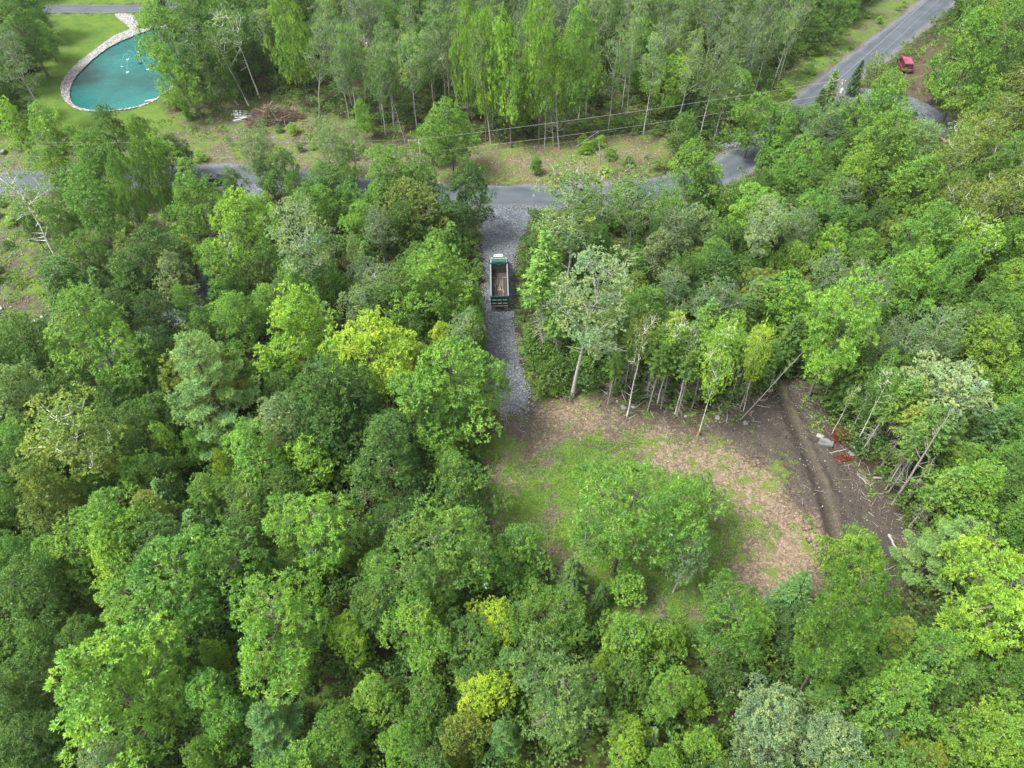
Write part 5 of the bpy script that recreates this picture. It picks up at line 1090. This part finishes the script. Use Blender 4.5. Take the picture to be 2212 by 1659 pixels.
# ------------------------------------------------------------------ cars
def make_car(name, label, loc, heading, paint, L=4.9, Wd=1.95, Hh=1.75, kind='suv', cat='car'):
    e = empty(name, loc, heading); tag(e, label, cat); hw = Wd / 2
    def sec(y, w, z0, z1, r=.14): return [(-w, y, z0), (-w, y, z1 - r), (-w + r, y, z1), (w - r, y, z1), (w, y, z1 - r), (w, y, z0)]
    zb = .98 if kind == 'suv' else .85
    b = MB(); b.loft([sec(-L / 2, hw * .86, .42, zb - .12), sec(-L / 2 + .18, hw * .97, .32, zb), sec(-L / 4, hw, .28, zb + .02), sec(L / 6, hw, .28, zb), sec(L / 2 - .6, hw * .97, .3, zb - .08), sec(L / 2 - .15, hw * .9, .34, zb - .2), sec(L / 2, hw * .78, .42, zb - .34)]); body = b.build('body', paint, e, smooth=False)
    y0 = -L / 2 + (.12 if kind == 'suv' else .75); y1 = L / 2 - 1.15
    def top(y, w, z): return [(-w, y, zb - .03), (-w * .86, y, z), (w * .86, y, z), (w, y, zb - .03)]
    b = MB(); b.loft([top(y0, hw * .88, zb), top(y0 + .35, hw * .92, Hh - .06), top(y1 - .95, hw * .93, Hh - .04), top(y1 - .05, hw * .9, zb)]); gl = b.build('windows', M['glass'], e)
    def rf(y, w, z): return [(-w, y, z - .05), (-w + .06, y, z + .03), (w - .06, y, z + .03), (w, y, z - .05)]
    b = MB(); b.loft([rf(y0 + .3, hw * .8, Hh - .06), rf(y0 + .6, hw * .83, Hh), rf((y0 + y1 - .8) / 2, hw * .83, Hh + .02), rf(y1 - 1.15, hw * .82, Hh - .01), rf(y1 - .9, hw * .79, Hh - .07)])
    rfo = b.build('roof', paint, e)
    b = MB()
    for sx in (-1, 1):
        for (ya, za, yb, zb2) in ((y0 + .02, zb, y0 + .36, Hh - .04), (y1 - .08, zb, y1 - .95, Hh - .04), ((y0 + y1) / 2 - .2, zb, (y0 + y1) / 2 - .22, Hh - .03)): b.tube([(sx * hw * .895, ya, za), (sx * hw * .8, yb, zb2)], .05, 6)
    b.build('pillar', paint, e)
    for sx in (-1, 1):
        b = MB(); b.box((sx * (hw + .13), y1 - .35, zb + .1), (.22, .12, .16), bev=.03); b.box((sx * (hw + .0), y1 - .35, zb + .05), (.1, .05, .05)); b.build('mirror', M['black'], e)
        b = MB(); b.box((sx * hw * .72, -L / 2 + .02, zb - .2), (.3, .08, .18), bev=.02); b.build('tail_lamp', M['lamp_red'], body); b = MB(); b.box((sx * hw * .66, L / 2 - .03, zb - .32), (.34, .1, .14), bev=.02); b.build('headlight', M['chrome'], body)
        for y in (-L / 2 + .95, L / 2 - .95): wheel(e, sx * (hw - .1), y, .36, .22)
    b = MB(); b.box((0, -L / 2 - .02, .5), (Wd * .86, .14, .2), bev=.03); b.build('bumper', M['black'], e)
    return e
M['redpaint'] = simple('glossy red car paint', (.2, .012, .035), .22, var=.1, spec=.6); M['blackpaint'] = simple('glossy black car paint', (.008, .008, .01), .2, var=.1, spec=.6); M['greypaint'] = simple('dark grey paint', (.05, .05, .055), .4, var=.2)
x, y, _ = G(1951, 147); make_car('parked_car', 'glossy red SUV parked on the grass beside the upper road', (x, y, gh(x, y) + .02), R_(-9), M['redpaint'], 6.2, 2.25, 1.95)
x, y, _ = G(470, 397); make_car('parked_car', 'black car on the road half hidden behind the round green maple', (x, y, .06), R_(-78), M['blackpaint'], 4.7, 1.85, 1.45, 'sedan')
x, y, _ = G(1628, 492); t = empty('utility_trailer', (x, y, gh(x, y)), R_(35)); tag(t, 'dark trailer with white trim half hidden by leaves near the road', 'trailer')
b = MB(); b.box((0, 0, .75), (1.9, 3.6, .1), bev=.02); b.build('deck', M['greypaint'], t)
for sx in (-1, 1):
    b = MB(); b.box((sx * .95, 0, 1.15), (.06, 3.6, .1), bev=.02); b.box((sx * .95, -1.75, .95), (.06, .06, .5)); b.box((sx * .95, 1.75, .95), (.06, .06, .5)); b.build('side_rail', M['white'], t); wheel(t, sx * 1.1, -.2, .34, .2)
b = MB(); b.tube([(0, 1.8, .7), (0, 3.0, .6)], .05, 8); b.build('drawbar', M['frame'], t)

# ------------------------------------------------------------------ utility poles and wires
M['pole'] = bark('weathered pole wood', (.2, .165, .13), (.12, .1, .08), (2, 2, .3)); M['porcelain'] = simple('pale grey enamel', (.42, .43, .44), .35, var=.1); M['wire'] = simple('aluminium wire', (.3, .3, .31), .5, var=.05)
def pole(top_px, z, lab, arm=True, ang=0.0, tank=True, base=None):
    x, y, _ = G(*top_px, z); h0 = gh(x, y); e = empty('utility_pole', (x, y, h0), ang); tag(e, lab, 'utility pole', 'utility poles of the line'); z -= h0
    b = MB(); b.tube([(0, 0, -.3), (0, 0, z * .5), (0, 0, z)], [.17, .145, .11], 10); b.build('pole', M['pole'], e, smooth=True)
    if arm:
        b = MB(); b.box((-.6, .13, z - .5), (2.5, .12, .12), bev=.01); a = b.build('crossarm', M['pole'], e)
        for xx in (-1.75, -.7, .5): b = MB(); b.tube([(xx, .13, z - .44), (xx, .13, z - .33), (xx, .13, z - .22)], [.05, .07, .035], 8); b.build('insulator', M['porcelain'], a)
    if tank: b = MB(); b.tube([(.38, 0, z - 2.6), (.38, 0, z - 2.55), (.38, 0, z - 1.85), (.38, 0, z - 1.75)], [.2, .25, .25, .12], 14); tk = b.build('transformer', M['porcelain'], e); b = MB(); b.tube([(.38, 0, z - 1.76), (.38, 0, z - 1.5)], [.05, .03], 8); b.box((.2, 0, z - 2.2), (.16, .08, .3)); b.build('bushing', M['porcelain'], tk)
    b = MB(); b.box((.12, -.12, z - .9), (.12, .12, .34), bev=.02); b.box((-.16, -.12, z - .75), (.1, .12, .3), bev=.02); b.build('fuse_cutout', M['porcelain'], e)
    return Vector((x, y, h0 + z))
p1 = pole((1822, 170), 10.5, 'wooden utility pole with white transformer in front of the upper right road', ang=R_(-20))
p2 = pole((905, 300), 10.0, 'wooden utility pole mostly hidden behind the maples left of the dry verge', tank=False)
p4 = pole((785, 72), 10.5, 'far wooden pole with crossarm and transformer beside the dark drive', ang=R_(4))
ex, ey, _ = G(-150, 302, 10); p3 = Vector((ex, ey, 10.0)); ex, ey, _ = G(2075, -60, 11); p5 = Vector((ex, ey, 11.5))
def wire(a, b_, sag, lab, r=.018):
    P = [a.lerp(b_, t / 16) - Vector((0, 0, 4 * sag * (t / 16) * (1 - t / 16))) for t in range(17)]; m = MB(); m.tube(P, r, 5); o = m.build('power_line', M['wire']); tag(o, lab, 'power line', 'wires of the power line')
for dz, sg, nm in ((-.1, .5, 'upper'), (-2.5, .8, 'lower'), (-3.5, 1.1, 'lowest')):
    wire(p1 + Vector((0, 0, dz)), p2 + Vector((0, 0, dz)), sg, f'{nm} wire over the verge from the roadside transformer pole', .016 if nm != 'lowest' else .008)
    wire(p2 + Vector((0, 0, dz)), p3 + Vector((0, 0, dz)), sg, f'{nm} wire running left over the lawn edge', .007 if nm != 'lowest' else .005)
wire(p1 + Vector((-.9, 0, -.2)), p5 + Vector((-.9, 0, -.2)), .5, 'left wire crossing the upper right road'); wire(p1 + Vector((.3, 0, -1.8)), p5 + Vector((.6, 0, -1.8)), .6, 'right wire crossing the upper right road', .012)

# ------------------------------------------------------------------ pond fountain, pipe and the board by the east drive
M['foam'] = simple('white foam', (.42, .52, .52), .5, var=.1)
m_, nt_, bs_, _ = mat('water jet'); bs_.inputs['Base Color'].default_value = (.16, .34, .34, 1); bs_.inputs['Roughness'].default_value = .2; M['jet'] = m_
fx, fy, _ = G(302, 136); f = empty('fountain', (fx, fy, -.1)); tag(f, 'floating fountain throwing thin jets of water over the turquoise pond', 'fountain')
b = MB(); b.tube([(0, 0, -.1), (0, 0, .0), (0, 0, .12), (0, 0, .2)], [.45, .5, .4, .1], 14); b.build('float', M['black'], f)
for (u, v) in ((275.5, 128.5), (262, 144), (275, 156), (332, 119), (318, 150), (300, 112)):
    gx, gy, _ = G(u, v, -.1); d = Vector((gx - fx, gy - fy, 0)); P = [d * (t / 10) + Vector((0, 0, .2 + 4 * 2.3 * (t / 10) * (1 - t / 10) - .2 * t / 10)) for t in range(11)]
    b = MB(); b.tube(P, [.01 + .003 * t for t in range(11)], 6); b.build('jet', M['jet'], f)
    b = MB(); rr = random.Random(int(u))
    for k in range(5): b.rock((d.x + rr.gauss(0, .16), d.y + rr.gauss(0, .16), .0), (rr.uniform(.08, .2), rr.uniform(.08, .2), .03), rr, 1, .2)
    b.build('splash', M['foam'], f)
x, y, _ = G(326, 218); b = MB(); b.tube([(-1.0, -.5, .15), (.2, .1, .15), (1.0, .3, .1)], .14, 10); b.tube([(.2, .1, .15), (.6, -.7, .1)], .12, 10); o = b.build('drain_pipe', M['porcelain']); o.location = (x, y, gh(x, y)); tag(o, 'white forked drain pipe at the lower right end of the pond', 'pipe')
x, y, _ = G(2036, 300); b = MB(); b.box((0, 0, .06), (.8, 2.6, .1), bev=.02); o = b.build('wooden_board', simple('pinkish tan plywood', (.26, .17, .13), .8)); o.location = (x, y, gh(x, y) + .02); o.rotation_euler = (0, 0, R_(25)); tag(o, 'tan wooden board lying beside the east gravel drive', 'board')

# ------------------------------------------------------------------ the thin summer air
b = MB(); b.box((0, 120, 41), (900, 620, 92)); hz_ = b.build('haze', None or (lambda: bpy.data.materials.new('haze'))()); tag(hz_, kind='stuff')
hm = hz_.data.materials[0]; hm.use_nodes = True; nt = hm.node_tree
for n_ in list(nt.nodes):
    if n_.type == 'BSDF_PRINCIPLED': nt.nodes.remove(n_)
vp = nt.nodes.new('ShaderNodeVolumePrincipled'); vp.inputs['Color'].default_value = (.92, .96, 1, 1); vp.inputs['Density'].default_value = .00007; vp.inputs['Anisotropy'].default_value = .3
nt.links.new(vp.outputs[0], [n_ for n_ in nt.nodes if n_.type == 'OUTPUT_MATERIAL'][0].inputs['Volume'])
